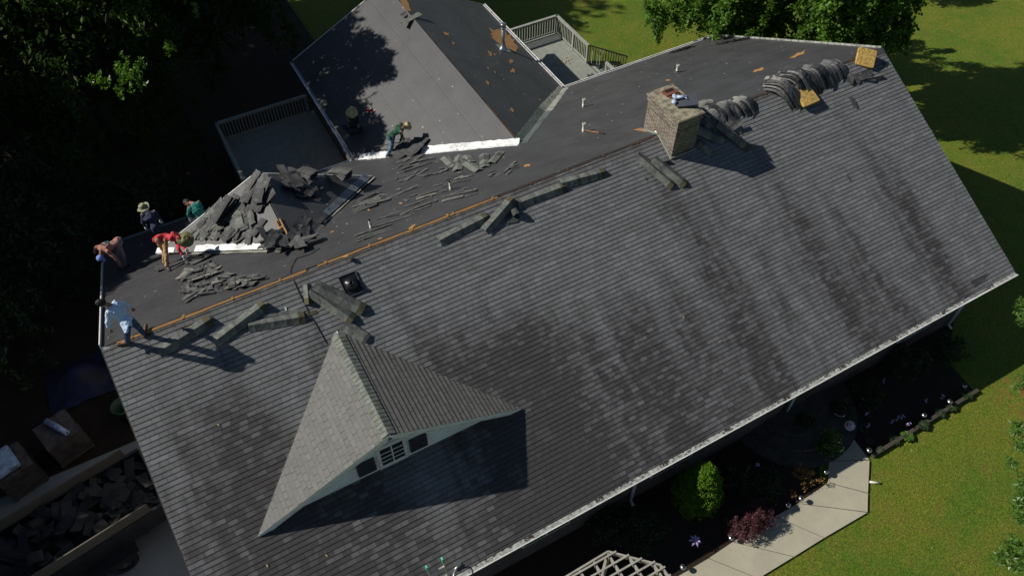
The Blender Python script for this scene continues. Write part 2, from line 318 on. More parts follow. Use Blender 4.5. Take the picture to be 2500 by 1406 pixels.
M = dict(
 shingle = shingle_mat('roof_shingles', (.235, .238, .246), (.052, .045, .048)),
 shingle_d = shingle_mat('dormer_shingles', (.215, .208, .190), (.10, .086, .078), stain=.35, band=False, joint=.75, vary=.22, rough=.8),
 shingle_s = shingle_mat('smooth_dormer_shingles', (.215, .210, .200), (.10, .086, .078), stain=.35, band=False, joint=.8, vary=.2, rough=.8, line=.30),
 felt = felt_mat('roofing_felt', (.051, .051, .055)),
 brick = brick_mat('chimney_brick', (.42, .36, .29), (.27, .225, .18), (.085, .075, .065), soldier=True),
 wallbrick = brick_mat('wall_brick', (.20, .15, .14), (.14, .10, .09), (.12, .11, .10)),
 grass = grass_mat(),
 concrete = concrete_mat('walk_concrete', (.44, .41, .31)),
 drive = concrete_mat('drive_concrete', (.26, .27, .27)),
 mulch = mulch_mat(),
 white = plain('white_paint', (.72, .72, .70), .45, .08, 3),
 whitealu = plain('white_aluminium', (.74, .74, .72), .35, .12, 4),
 guard = plain('leaf_guard_mesh', (.40, .41, .38), .6, .3, 9),
 siding = plain('white_siding', (.78, .82, .82), .6, .06, 3),
 osb = wood_mat('bare_sheathing', (.52, .27, .09)),
 osb_dark = wood_mat('weathered_sheathing', (.16, .075, .030)),
 black = plain('black_plastic', (.012, .012, .014), .35, .1, 8),
 void = plain('open_slot', (.006, .005, .005), .9, .1, 8),
 pvc = plain('white_pvc', (.72, .70, .62), .4, .05, 8),
 galv = plain('galvanised_steel', (.62, .64, .66), .28, .15, 9, metal=.9),
 oldmetal = foil_mat('valley_metal', (.16, .19, .18), .42, .35),
 oldpale = foil_mat('weathered_valley_edge', (.30, .31, .26), .7, .0),
 foil = foil_mat('white_valley_membrane', (.80, .81, .80), .38, .0),
 greymetal = foil_mat('bare_valley_metal', (.22, .25, .28), .45, .4),
 stone = plain('chimney_crown', (.32, .29, .20), .9, .35, 5, bump=.5),
 clay = plain('clay_flue', (.20, .07, .04), .8, .2, 9),
 slate = plain('slate_slab', (.060, .068, .085), .6, .1, 5),
 cap = plain('ridge_cap_shingle', (.165, .180, .155), .85, .22, 7, bump=.4),
 capd = plain('ridge_cap_underlap', (.075, .070, .035), .85, .2, 7),
 scrap = torn_mat('torn_shingle', (.140, .142, .136)),
 scrap2 = torn_mat('torn_shingle_dark', (.080, .082, .084)),
 scrap3 = torn_mat('torn_shingle_pale', (.26, .25, .22), .3),
 foam = plain('yellow_foam', (.56, .36, .10), .9, .25, 14, bump=.8),
 deck = wood_mat('painted_deck', (.34, .36, .31)),
 rail = wood_mat('painted_rail', (.38, .39, .34)),
 oldwood = wood_mat('weathered_lattice', (.42, .40, .34)),
 timber = wood_mat('edging_timber', (.07, .06, .045)),
 ply = wood_mat('trailer_board', (.12, .10, .08)),
 trailer = plain('trailer_black', (.018, .018, .020), .45, .2, 4),
 tyre = plain('tyre_rubber', (.018, .018, .018), .8, .2, 9),
 rim = plain('steel_rim', (.10, .10, .10), .4, .2, 9, metal=.6),
 wrap = plain('bundle_wrapper', (.11, .085, .075), .7, .25, 5),
 wraptop = plain('bundle_top', (.10, .080, .075), .7, .25, 5),
 blueprint = plain('roll_wrapper', (.45, .55, .78), .45, .3, 9),
 bluebag = plain('bag_wrapper', (.50, .60, .80), .5, .2, 6),
 bin = plain('green_plastic', (.035, .09, .055), .5, .1, 5),
 drape_a = plain('bent_shingle_pale', (.27, .265, .245), .85, .2, 8, bump=.4),
 drape_b = plain('bent_shingle_dark', (.050, .051, .056), .85, .2, 8, bump=.4),
 drape_c = plain('bent_shingle', (.150, .150, .150), .85, .2, 8, bump=.4),
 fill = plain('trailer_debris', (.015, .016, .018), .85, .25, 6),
 tarp = plain('blue_tarp', (.010, .012, .055), .6, .3, 3),
 paver = brick_mat('porch_brick', (.13, .11, .085), (.09, .075, .06), (.05, .045, .04)),
 bark = plain('bark', (.055, .042, .032), .9, .3, 5, bump=.6),
 glass = plain('window_glass', (.02, .025, .03), .08, .05, 3),
 shutter = plain('shutter_dark', (.045, .045, .060), .5, .1, 6),
 mint = plain('green_cap', (.10, .55, .36), .5, .1, 6),
 alu = plain('aluminium', (.60, .60, .58), .35, .1, 6, metal=.6),
 silver = plain('lamp_silver', (.42, .43, .44), .25, .1, 6, metal=.8),
 stakeblk = plain('dark_stake', (.02, .02, .02), .6, .1, 6),
 red = plain('red_paint', (.45, .02, .03), .45, .1, 6),
 purpleglass = plain('lilac_petals', (.50, .40, .70), .4, .15, 14),
 hickory = wood_mat('tool_handle', (.45, .20, .08)),
 toolsteel = plain('tool_steel', (.35, .33, .30), .4, .2, 9, metal=.7),
 cord = plain('black_cord', (.012, .012, .014), .6, .1, 8),
 straw = plain('straw', (.56, .45, .22), .8, .2, 30, bump=.5),
 straw2 = plain('olive_straw', (.25, .23, .10), .8, .2, 30, bump=.5),
 strawdk = plain('grey_straw', (.30, .30, .18), .8, .2, 30, bump=.5),
 skin = plain('skin', (.28, .13, .08), .55, .08, 12),
 hair = plain('black_hair', (.008, .007, .007), .6, .3, 40, bump=.7),
 eye = plain('eye', (.03, .02, .02), .2, .1, 9),
 glove = plain('pale_glove', (.62, .62, .62), .8, .1, 20),
 sh_white = plain('pale_blue_shirt', (.52, .66, .86), .85, .06, 9),
 sh_red = plain('red_shirt', (.55, .035, .055), .85, .12, 9),
 sh_green = plain('green_shirt', (.012, .085, .045), .85, .2, 9),
 sh_navy = plain('navy_shirt', (.025, .033, .085), .85, .2, 9),
 sh_teal = plain('teal_shirt', (.02, .22, .20), .85, .2, 9),
 sh_pink = plain('salmon_shirt', (.52, .22, .16), .85, .15, 9),
 sh_black = plain('black_shirt', (.012, .012, .014), .85, .2, 9),
 jeans = plain('blue_jeans', (.045, .085, .19), .9, .3, 14),
 jeans_l = plain('light_jeans', (.12, .22, .32), .9, .3, 14),
 tan = plain('tan_trousers', (.48, .29, .14), .9, .15, 14),
 grey_tr = plain('grey_trousers', (.22, .20, .22), .9, .15, 14),
 navy_tr = plain('navy_trousers', (.02, .025, .05), .9, .15, 14),
 boot = plain('tan_boot', (.10, .05, .025), .7, .2, 14),
 bootd = plain('dark_boot', (.03, .026, .022), .7, .2, 14),
 cap_b = plain('blue_white_cap', (.22, .34, .75), .8, .1, 12),
 white_s = plain('sign_white', (.75, .72, .74), .5, .04, 6),
 sign_r = plain('sign_red', (.50, .04, .07), .5, .04, 6),
 sign_d = plain('sign_dark', (.03, .02, .04), .5, .04, 6),
)
L = dict(
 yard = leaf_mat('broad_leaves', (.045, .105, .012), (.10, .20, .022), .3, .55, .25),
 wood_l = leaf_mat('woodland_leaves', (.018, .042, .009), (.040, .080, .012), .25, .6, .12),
 sprig = leaf_mat('sunlit_sprig_leaves', (.07, .16, .014), (.12, .24, .02), .4, .4, .5),  # sunlight on the sprigs put into a brighter leaf colour
 side = leaf_mat('willow_leaves', (.07, .15, .025), (.12, .22, .035), .4, .4, .5),
 conifer = leaf_mat('arborvitae', (.045, .105, .006), (.11, .215, .010), .08, .6, .2),
 maple = leaf_mat('purple_maple', (.060, .018, .026), (.15, .055, .065), .3, .5, .4),
 shrub = leaf_mat('shrub_leaves', (.025, .07, .012), (.07, .14, .02), .3, .4, .5),
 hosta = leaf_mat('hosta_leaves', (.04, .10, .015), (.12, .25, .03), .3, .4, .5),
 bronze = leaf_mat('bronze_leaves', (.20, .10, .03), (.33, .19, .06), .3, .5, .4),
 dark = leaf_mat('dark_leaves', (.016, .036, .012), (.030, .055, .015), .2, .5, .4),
)

# ------------------------------------------------------------------ mesh helpers
class MB:
    def __init__(s): s.v = []; s.f = []; s.m = []; s.uv = []; s.sm = []
    def face(s, pts, m=0, uv=None, smooth=False):
        i = len(s.v); s.v += [tuple(p) for p in pts]; s.f.append(tuple(range(i, i+len(pts)))); s.m.append(m); s.sm.append(smooth)
        s.uv += list(uv) if uv else [(p[0], p[1]) for p in pts]
    def grid(s, rows, m=0, closed=False, smooth=True, cap=False):
        """rows of points joined by quads, shared vertices"""
        i0 = len(s.v); n = len(rows[0])
        for r in rows: s.v += [tuple(p) for p in r]
        for a in range(len(rows)-1):
            for b in range(n if closed else n-1):
                c = (b+1) % n
                q = (i0+a*n+b, i0+a*n+c, i0+(a+1)*n+c, i0+(a+1)*n+b)
                s.f.append(q); s.m.append(m); s.sm.append(smooth); s.uv += [(s.v[k][0]+s.v[k][1], s.v[k][2]) for k in q]
        if cap:
            for a, rev in ((0, True), (len(rows)-1, False)):
                q = [i0+a*n+b for b in range(n)]
                if rev: q = q[::-1]
                s.f.append(tuple(q)); s.m.append(m); s.sm.append(False); s.uv += [(s.v[k][0], s.v[k][1]) for k in q]
    def tube(s, p1, p2, r1, r2=None, n=10, m=0, cap=True, smooth=True):
        p1, p2 = Vector(p1), Vector(p2); r2 = r1 if r2 is None else r2
        d = (p2-p1).normalized(); a = d.orthogonal().normalized(); b = d.cross(a)
        rows = [[p + (a*math.cos(t)+b*math.sin(t))*r for t in [2*math.pi*k/n for k in range(n)]] for p, r in ((p1, r1), (p2, r2))]
        s.grid(rows, m, True, smooth, cap)
    def path(s, pts, r, n=8, m=0, rs=None):
        pts = [Vector(p) for p in pts]; rows = []; a = None
        for i, p in enumerate(pts):
            d = (pts[min(i+1, len(pts)-1)] - pts[max(i-1, 0)]).normalized()
            a = d.orthogonal().normalized() if a is None else (a - d*a.dot(d)).normalized()
            b = d.cross(a); rr = rs[i] if rs else r
            rows.append([p + (a*math.cos(t)+b*math.sin(t))*rr for t in [2*math.pi*k/n for k in range(n)]])
        s.grid(rows, m, True, True, True)
    def box(s, c, sx, sy, sz, ax=None, m=0, uvs=1.0):
        c = Vector(c); X, Y, Z = ax if ax else (Vector((1,0,0)), Vector((0,1,0)), Vector((0,0,1)))
        X, Y, Z = Vector(X).normalized()*sx/2, Vector(Y).normalized()*sy/2, Vector(Z).normalized()*sz/2
        P = lambda i, j, k: c + X*i + Y*j + Z*k
        for q, (a, b) in (((P(-1,-1,1),P(1,-1,1),P(1,1,1),P(-1,1,1)), (sx, sy)), ((P(-1,1,-1),P(1,1,-1),P(1,-1,-1),P(-1,-1,-1)), (sx, sy)),
                  ((P(-1,-1,-1),P(1,-1,-1),P(1,-1,1),P(-1,-1,1)), (sx, sz)), ((P(1,1,-1),P(-1,1,-1),P(-1,1,1),P(1,1,1)), (sx, sz)),
                  ((P(1,-1,-1),P(1,1,-1),P(1,1,1),P(1,-1,1)), (sy, sz)), ((P(-1,1,-1),P(-1,-1,-1),P(-1,-1,1),P(-1,1,1)), (sy, sz))):
            s.face(q, m, [(0, -b), (a, -b), (a, 0), (0, 0)])
    def bar(s, p1, p2, w, h, up=(0,0,1), m=0):
        p1, p2 = Vector(p1), Vector(p2); d = p2-p1; up = Vector(up); sd = d.cross(up).normalized(); u2 = sd.cross(d).normalized()
        s.box((p1+p2)/2, d.length, w, h, (d, sd, u2), m)
    def lathe(s, c, prof, ax=(0,0,1), n=16, m=0, squash=1.0):
        c = Vector(c); Z = Vector(ax).normalized(); X = Z.orthogonal().normalized(); Y = Z.cross(X)
        rows = [[c + Z*z + (X*math.cos(t)*r + Y*math.sin(t)*r*squash) for t in [2*math.pi*k/n for k in range(n)]] for r, z in prof]
        s.grid(rows, m, True)
    def slab(s, pts, nn, th, m=0, uv=None):
        """flat polygon with thickness th below it"""
        pts = [Vector(p) for p in pts]; nn = Vector(nn)*th
        s.face(pts, m, uv); low = [p-nn for p in pts]; s.face(low[::-1], m)
        for i in range(len(pts)):
            j = (i+1) % len(pts); s.face((pts[i], low[i], low[j], pts[j]), m)
    def build(s, name, mats, parent=None, origin=None, loc=None):
        me = bpy.data.meshes.new(name)
        if parent is not None: o3 = wloc(parent) if origin is None else Vector(origin)
        else: o3 = Vector(loc) if loc is not None else Vector((0,0,0))
        me.from_pydata([(p[0]-o3.x, p[1]-o3.y, p[2]-o3.z) for p in s.v], [], s.f)
        uvl = me.uv_layers.new(name='UVMap')
        uvl.data.foreach_set('uv', np.array(s.uv, dtype=np.float32).ravel())
        me.polygons.foreach_set('material_index', s.m); me.polygons.foreach_set('use_smooth', s.sm)
        for m in (mats if isinstance(mats, (list, tuple)) else [mats]): me.materials.append(m)
        me.update(); ob = bpy.data.objects.new(name, me); COL.objects.link(ob)
        if parent is not None:
            ob.parent = parent
            if origin is not None: ob.location = Vector(origin)-wloc(parent)
        else: ob.location = o3
        return ob
def wloc(o):
    v = Vector(o.location)
    while o.parent: o = o.parent; v += o.location
    return v
def thing(name, label, cat, loc=(0,0,0), group=None):
    o = bpy.data.objects.new(name, None); COL.objects.link(o); o.location = loc; o.empty_display_size = .2
    o['label'] = label; o['category'] = cat
    if group: o['group'] = group
    return o
def tag(o, label, cat, group=None):
    o['label'] = label; o['category'] = cat
    if group: o['group'] = group
    return o
def struct(o): o['kind'] = 'structure'; return o
def V(*a): return Vector(a)

# ------------------------------------------------------------------ the ground
xs = [-220, -120, -60, -30] + [x*1.5 for x in range(-14, 38)] + [70, 100, 160, 260]
ys = [-200, -100, -50, -30] + [y*1.5 for y in range(-14, 30)] + [60, 90, 140, 240]
gm = MB(); gm.grid([[(x, y, gz(x, y)) for x in xs] for y in ys], 0)
g = gm.build('lawn', M['grass']); struct(g)
m = MB(); m.slab([(-12, 1.85, G0+.03), (-12, -16, G0+.03), (.9, -16, G0+.03), (.9, 1.85, G0+.03)], (0,0,1), .2)
struct(m.build('driveway', M['drive']))
# floor of the wood: near-black litter sheet, deep tree shade put into its colour
m = MB(); m.grid([[(x, y, gz(x, y)+.03+.05*mnoise.noise(V(x*.8, y*.8, 0))) for x in [-60, -30, -20]+[-16+k for k in range(21)]+[5.0]] for y in [1.87]+[2.6+k*1.2 for k in range(34)]], 0)
m.grid([[(x, y, gz(x, y)+.06) for x in (4.2, 5.2, 6, 7, 8, 9.2, 10.5, 11.5)] for y in [13.0+k*1.5 for k in range(14)]], 0)
struct(m.build('woodland_floor', M['mulch']))
# mulch bed between the house and the walk
m = MB(); z = G0+.035
pts = [(.95, -7.1), (.95, -11.5), (6.5, -11.0), (10.9, -9.62), (13.2, -9.62), (16.3, -9.74), (16.6, -9.2), (17.2, -8.6), (18.3, -8.5), (18.35, -9.48), (23.05, -9.45), (23.2, -8.3), (24.9, -7.0), (16.0, -7.0)]
m.face([(x, y, z) for x, y in pts][::-1] if False else [(x, y, z) for x, y in pts])
struct(m.build('mulch_bed', M['mulch']))
# concrete walk: slabs with open joints
W = lambda u, v: atz(u, v, G0+.07)
inner = [W(1480, 1500), W(1650, 1409), W(1730, 1362), W(1789, 1322), W(1893, 1260), W(1948, 1228), W(2022, 1178), W(2024, 1125), W(1985, 1085)]
outer = [W(1700, 1500), W(1762, 1462), W(1851, 1411), W(1938, 1358), W(2012, 1312), W(2118, 1250), W(2119, 1203), W(2123, 1122), W(2060, 1040)]
m = MB()
for i in range(len(inner)-1):
    a, b2, c, d = inner[i], inner[i+1], outer[i+1], outer[i]
    sh = lambda p, q: p + (q-p)*(.014/max((q-p).length, .1))
    m.slab([sh(a, b2), sh(d, c), sh(c, d), sh(b2, a)], (0,0,1), .12)
struct(m.build('walkway', M['concrete']))

# ------------------------------------------------------------------ the house
house = thing('house', 'brick house with its grey shingle roof half stripped to black felt', 'house', (RL/2, 0, G0))
def part(mb, name, mats, parent=house, label=None):
    o = mb.build(name, mats, parent)
    if label: o['label'] = label
    return o
E_ = 0.127
def courses(mb, pl, ridge, s0, s1, t0, t1, lift=.009, seg=1.0, base=.0, jit=1.0):
    """overlapping shingle courses on a plane. ridge: point at s=0,t=0; t along pl.u, s down pl.d"""
    k0, k1 = int(math.floor(s0/E_+1e-6)), int(math.ceil(s1/E_-1e-6))
    for k in range(k0, k1):
        a, b2 = max(s0, k*E_), min(s1, (k+1)*E_)
        if b2-a < .01: continue
        ta0, ta1, tb0, tb1 = t0(a), t1(a), t0(b2), t1(b2)
        if min(ta1-ta0, 9) <= .0 and tb1-tb0 <= .0: continue
        n = max(1, int(max(ta1-ta0, tb1-tb0)/seg))
        lf = [base + lift*(1+jit*.45*(rnd.random()-.5)) for _ in range(n+1)]
        sag = [jit*.006*(rnd.random()-.5) for _ in range(n+1)]
        P = lambda t, s, h: ridge + pl.u*t + pl.d*s + pl.nn*h
        for i in range(n):
            f0, f1 = i/n, (i+1)/n
            A, B2 = ta0+(ta1-ta0)*f0, ta0+(ta1-ta0)*f1
            C, D = tb0+(tb1-tb0)*f1, tb0+(tb1-tb0)*f0
            sC, sD = b2+sag[i+1], b2+sag[i]
            mb.face((P(A, a, base+.001), P(D, sD, lf[i]), P(C, sC, lf[i+1]), P(B2, a, base+.001)), 0, [(A, a), (D, b2-.0005), (C, b2-.0005), (B2, a)])
            mb.face((P(D, sD, lf[i]), P(D, sD, base), P(C, sC, base), P(C, sC, lf[i+1])), 1, [(D, b2)]*4)
SF = math.hypot(WF, ZF); SB = math.hypot(WB, ZB)
# Plane.u for the front: check orientation once (u must point to +x or -x); use signed ranges
def xr(pl, x0, x1):
    return (x0, x1) if pl.u.x > 0 else (-x1, -x0)
a, b2 = xr(FR, 0, RL)
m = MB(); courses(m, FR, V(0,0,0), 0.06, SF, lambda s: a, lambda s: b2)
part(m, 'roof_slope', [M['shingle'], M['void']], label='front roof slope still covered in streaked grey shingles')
# slab below shingles
def quad_on(pl, pts, h=0.0): return [pl.at(x, y, h) for x, y in pts]
m = MB(); m.slab(quad_on(FR, [(0.004, -.055), (0.004, -WF+.004), (RL-.004, -WF+.004), (RL-.004, -.055)], -.001), FR.nn, .16)
m.slab(quad_on(BK, [(0.004, WB), (.004, .03), (RL-.004, .03), (RL-.004, WB)], -.004), BK.nn, .16)
part(m, 'roof_deck', M['whitealu'])
def uvq(pl, pts): return [((p-V(0,0,0)).dot(pl.u), (p-pl.o).dot(pl.d)) for p in pts]
# felt on the back slope
m = MB(); P = quad_on(BK, [(0, .035), (RL, .035), (RL, WB), (0, WB)], .0)
nx, ny = 50, 16
rows = []
for j in range(ny+1):
    y = .035+(WB-.035)*j/ny
    rows.append([BK.at(RL*i/nx, y, .004+.006*mnoise.noise(V(i*.7, j*.9, 1))) for i in range(nx+1)])
for j in range(ny):
    for i in range(nx):
        q = (rows[j][i], rows[j][i+1], rows[j+1][i+1], rows[j+1][i]); m.face(q, 0, uvq(BK, q), True)
part(m, 'roof_slope', M['felt'], label='back roof slope stripped down to dark felt')
# wing slopes
yF, yE = YWA, YW
m = MB(); q = [WLp.at(XW, YWA), WLp.at(XW, YW), WLp.at(XW-WW, YW), WLp.at(XW-WW, WB)]
m.face(q, 0, uvq(WLp, q)); m.slab([p-WLp.nn*.004 for p in q], WLp.nn, .14, 1)
part(m, 'roof_slope', [M['felt'], M['whitealu']], label='wing roof slope facing the woods, felt gleaming grey')
m = MB(); q = [WRp.at(XW, YW), WRp.at(XW, YWA), WRp.at(XW+WW, WB), WRp.at(XW+WW, YW)]
m.face(q, 0, uvq(WRp, q)); m.slab([p-WRp.nn*.004 for p in q], WRp.nn, .14, 1)
part(m, 'roof_slope', [M['felt'], M['whitealu']], label='wing roof slope facing the lawn, black felt')
# walls
def wallbox(mb, x0, x1, y0, y1, z0, z1):
    mb.box(((x0+x1)/2, (y0+y1)/2, (z0+z1)/2), x1-x0, y1-y0, z1-z0)
m = MB(); wallbox(m, .35, RL-.35, -WF+.42, WB-.42, G0-.3, ZF-.02)
part(m, 'wall', M['wallbrick'])
m = MB(); wallbox(m, XW-WW+.35, XW+WW-.35, 6.5, YW-.3, -8.3, ZB-.02); part(m, 'wall', M['wallbrick'])
# gable infill
for x0, x1, lab in ((.35, .6, 0), (RL-.6, RL-.35, 0)):
    m = MB(); a3, b3, c3 = (-WF+.42, ZF-.02), (WB-.42, ZF-.02), (0, -.22)
    for x, fl in ((x0, 1), (x1, 0)):
        t = [(x, a3[0], a3[1]), (x, b3[0], b3[1]), (x, c3[0], c3[1])]; m.face(t[::-1] if fl else t)
    part(m, 'gable', M['siding'])
m = MB(); m.face([(XW-WW+.35, YW-.3, ZB), (XW, YW-.3, ZW-.2), (XW+WW-.35, YW-.3, ZB)]); part(m, 'gable', M['siding'])
# front door and shaded windows of the front wall
def front_window(x, wd, z0, z1):
    f = MB(); y = -WF+.42
    f.box((x, y-.02, (z0+z1)/2), wd, .06, z1-z0)
    fo = part(f, 'window', M['white'])
    g2 = MB(); g2.box((x-wd/4+.01, y-.052, (z0+z1)/2), wd/2-.09, .01, z1-z0-.14); g2.box((x+wd/4-.01, y-.052, (z0+z1)/2), wd/2-.09, .01, z1-z0-.14)
    g2.build('pane', M['glass'], fo)
for x in (4.5, 8.2, 12.4, 22.2): front_window(x, 1.5, -5.6, -4.2)
m = MB(); m.box((17.3, -WF+.40, -5.2), 1.0, .08, 2.1); part(m, 'door', M['timber'])
# exposed ridge: orange sheathing edge, dark slot, stubs of nailing blocks
for x0, x1, wv, mt in ((.35, 5.05, .050, 'osb'), (5.35, 10.6, .050, 'osb'), (10.6, 15.9, .016, 'osb_dark'), (17.6, RL-1.1, .016, 'osb_dark')):
    n = int((x1-x0)/.35)+1; m = MB(); tp = []; bt = []
    for i in range(n+1):
        xa = x0+(x1-x0)*i/n; j = rnd.uniform(-.008, .008); k = rnd.uniform(-.005, .005)
        tp.append((FR.at(xa, -.004+k, .014), FR.at(xa, -.004-wv+j, .014)))
    for i in range(n): m.slab([tp[i][0], tp[i][1], tp[i+1][1], tp[i+1][0]], FR.nn, .016)
    part(m, 'ridge_board', M[mt])
m = MB(); m.slab([V(.1, .055, -.022), V(.1, -.004, .0), V(RL-.6, -.004, .0), V(RL-.6, .055, -.022)], (0,0,1), .03); part(m, 'ridge_slot', M['void'])
x = .7
while x < RL-1.2:
    if not (15.8 < x < 17.4) and not (5.0 < x < 5.4):
        m = MB(); m.box(FR.at(x, -.012, .014), rnd.uniform(.04, .07), .075, .016, (V(1,0,0), FR.d, FR.nn)); part(m, 'ridge_block', M['osb' if x < 11 else 'osb_dark'])
    x += 1.22
# wing ridge edge: thin orange split
m = MB()
n = 24
m2 = MB()
for i in range(n):
    y0, y1 = YWA+.15+(YW-2.2-YWA)*i/n, YWA+.15+(YW-2.2-YWA)*(i+1)/n
    wd = .022 + .02*(i < 6) + .008*math.sin(i*1.9)
    m.slab([V(XW-.012, y0, ZW+.004), V(XW+.01, y0, ZW+.006), V(XW+.01, y1, ZW+.006), V(XW-.012, y1, ZW+.004)], (0,0,1), .02, 0)
    m2.slab([V(XW+.01, y0, ZW+.003), V(XW+.012+wd, y0, ZW-.008), V(XW+.012+wd, y1, ZW-.008), V(XW+.01, y1, ZW+.003)], (0,0,1), .02, 0)
part(m, 'ridge_slot', M['void']); part(m2, 'ridge_board', M['osb_dark'])
# old cap shingles left at ridge end right (dark)
m = MB()
for i in range(9):
    x = RL-1.15+i*.13
    for pl, sg in ((FR, -1), (BK, 1)):
        m.slab([pl.at(x, 0, .02+i%2*.004), pl.at(x, sg*.16, .016), pl.at(x+.14, sg*.16, .012), pl.at(x+.14, 0, .016)], pl.nn, .006)
part(m, 'ridge_cap', M['scrap2'])
# rakes and drip edges
def strip(mb, p1, p2, wd, h, up=(0,0,1), m=0): mb.bar(p1, p2, wd, h, up, m)
m = MB(); strip(m, BK.at(-.012, .03, .004), BK.at(-.012, WB, .004), .03, .16, BK.nn); part(m, 'rake_trim', M['white'])
m = MB(); strip(m, FR.at(-.012, -.03, -.085), FR.at(-.012, -WF, -.085), .03, .16, FR.nn); part(m, 'rake_trim', M['bootd'])
m = MB(); strip(m, BK.at(RL+.012, .03, .006), BK.at(RL+.012, WB, .006), .03, .12, BK.nn); part(m, 'rake_trim', M['guard'])
m = MB(); strip(m, FR.at(RL+.012, -.03, -.075), FR.at(RL+.012, -WF, -.075), .03, .14, FR.nn); part(m, 'rake_trim', M['guard'])
m = MB(); strip(m, WLp.at(XW, YW+.012, -.05), WLp.at(XW-WW, YW+.012, -.05), .03, .14, WLp.nn); part(m, 'rake_trim', M['white'])
m = MB(); strip(m, WRp.at(XW, YW+.012, -.05), WRp.at(XW+WW, YW+.012, -.05), .03, .14, WRp.nn); part(m, 'rake_trim', M['guard'])
# eave drip edges, two thin white lines with debris between
m = MB()
def dbl(p1, p2, out, n=14, gap=.05):
    for i in range(n):
        a4, b4 = p1.lerp(p2, i/n), p1.lerp(p2, (i+1)/n-.004)
        j = rnd.uniform(-.006, .006)
        strip(m, a4+out*(.01+j), b4+out*(.01+j), .028, .02, m=0)
        strip(m, a4+out*(.01+gap+.02), b4+out*(.01+gap+.02), .03, .05, m=0)
    strip(m, p1+out*(.02+gap*.5)-V(0,0,.02), p2+out*(.02+gap*.5)-V(0,0,.02), gap, .02, m=1)
dbl(BK.at(XW+WW+.1, WB, .01), BK.at(RL, WB, .01), V(0,1,0), 12)
dbl(WRp.at(XW+WW, WB+.1, .01), WRp.at(XW+WW, YW, .01), V(1,0,0), 9, .07)
part(m, 'drip_edge', [M['white'], M['bootd']])
# gutters: open trough
def gutter(p1, p2, out, wd=.12, guard=False, gaps=()):
    m = MB(); p1, p2 = Vector(p1), Vector(p2); d = (p2-p1).normalized(); Lg = (p2-p1).length
    prof = [(0, 0), (.0, -.11), (wd*.75, -.11), (wd, -.03), (wd+.004, .016), (wd-.022, .018), (wd-.016, -.03), (wd*.72, -.10), (.01, -.10), (.01, 0)]
    m.grid([[p + out*a5 + V(0,0,b5) for a5, b5 in prof] for p in (p1, p2)], 0, True, False, True)
    t = 0.0; k = 0
    while t < Lg:
        t2 = min(Lg, t+1.2); mid = (t+t2)/2
        if guard and not any(g0 < mid < g1 for g0, g1 in gaps):
            j = rnd.uniform(-.004, .004)
            q = [p1+d*(t+.004)+V(0,0,.008+j), p1+d*(t+.004)+out*(wd-.026)+V(0,0,.002+j), p1+d*(t2-.004)+out*(wd-.026)+V(0,0,.002), p1+d*(t2-.004)+V(0,0,.008)]
            m.slab(q, (0,0,1), .004, 1)
        elif not guard:
            m.box(p1+d*t+out*wd/2+V(0,0,-.01), .02, wd, .01, (d, out, V(0,0,1)), 0)
        t = t2; k += 1
    return m
m = gutter(V(RL, -WF-.01, ZF-.02), V(0, -WF-.01, ZF-.02), V(0,-1,0), .15, True, ((1.2, 2.5),))
go = part(m, 'gutter', [M['whitealu'], M['guard']], label='front gutter covered by leaf guards, one panel missing')
# leaf litter in the front gutter
m = MB()
for i in range(420):
    x = rnd.uniform(6, 24) if rnd.random() < .8 else rnd.uniform(0, 25)
    x += .5*math.sin(x*3); l = rnd.uniform(.02, .07); y = -WF-.02-rnd.random()**2*.09; an = rnd.uniform(-.5, .5)
    c = V(x, y, ZF-.005)
    m.bar(c, c+V(math.cos(an)*l, math.sin(an)*l, .004), .014, .006)
m.build('leaf_litter', M['bark'], go)['kind'] = 'stuff'
part(gutter(V(.0, WB+.01, ZB-.02), V(XW-WW-.05, WB+.01, ZB-.02), V(0,1,0)), 'gutter', M['galv'], label='back eave gutter')
part(gutter(V(XW-WW-.01, WB, ZB-.02), V(XW-WW-.01, YW, ZB-.02), V(-1,0,0)), 'gutter', M['galv'], label='wing gutter beside the shaded deck')
# downspouts of the front wall
for x, zb in ((24.35, -6.45), (17.0, -6.45), (11.1, -6.45), (15.4, -5.2)):
    if x == 15.4: continue
    m = MB(); yw = -WF+.36
    pts = [V(x, -WF-.09, ZF-.12), V(x, -WF-.09, ZF-.2), V(x, yw, ZF-.48), V(x, yw, zb), V(x, yw-.16, zb-.06)]
    for p, q in zip(pts, pts[1:]): m.bar(p, q, .075, .055, (0,-1,0) if abs((q-p).normalized().z) > .5 else (0,0,1))
    part(m, 'downspout', M['whitealu'])

# ---- valley flashings
def vstrip(mb, pl, p1, p2, w0, w1, side, h=.012, n=16, m=0, jag=.02, off=0.0):
    p1, p2 = Vector(p1), Vector(p2); d = (p2-p1).normalized(); sd = pl.nn.cross(d).normalized()
    if sd.dot(side) < 0: sd = -sd
    rows = []
    for i in range(n+1):
        f = i/n; wv = w0+(w1-w0)*f + rnd.uniform(-jag, jag)
        c = p1.lerp(p2, f)
        rows.append([c + sd*(off+(wv-off)*t) + pl.nn*(h+.012*mnoise.noise(V(i*.9, t*2.2, w0*31))) for t in (0, .33, .66, 1)])
    mb.grid(rows, m)
apexW = V(XW, YWA, ZW); vl = V(XW-WW, WB, ZB); vr = V(XW+WW, WB, ZB)
m = MB(); L1 = vl.lerp(apexW, .02); L2 = vl.lerp(apexW, .22); L3 = vl.lerp(apexW, .42); L4 = vl.lerp(apexW, .995)
vstrip(m, WLp, L1, L2, .26, .24, V(0,1,0)); vstrip(m, WLp, L3, L4, .30, .22, V(0,1,0), n=24)
part(m, 'valley_flashing', M['foil'], label='white membrane gleaming in the wing valley')
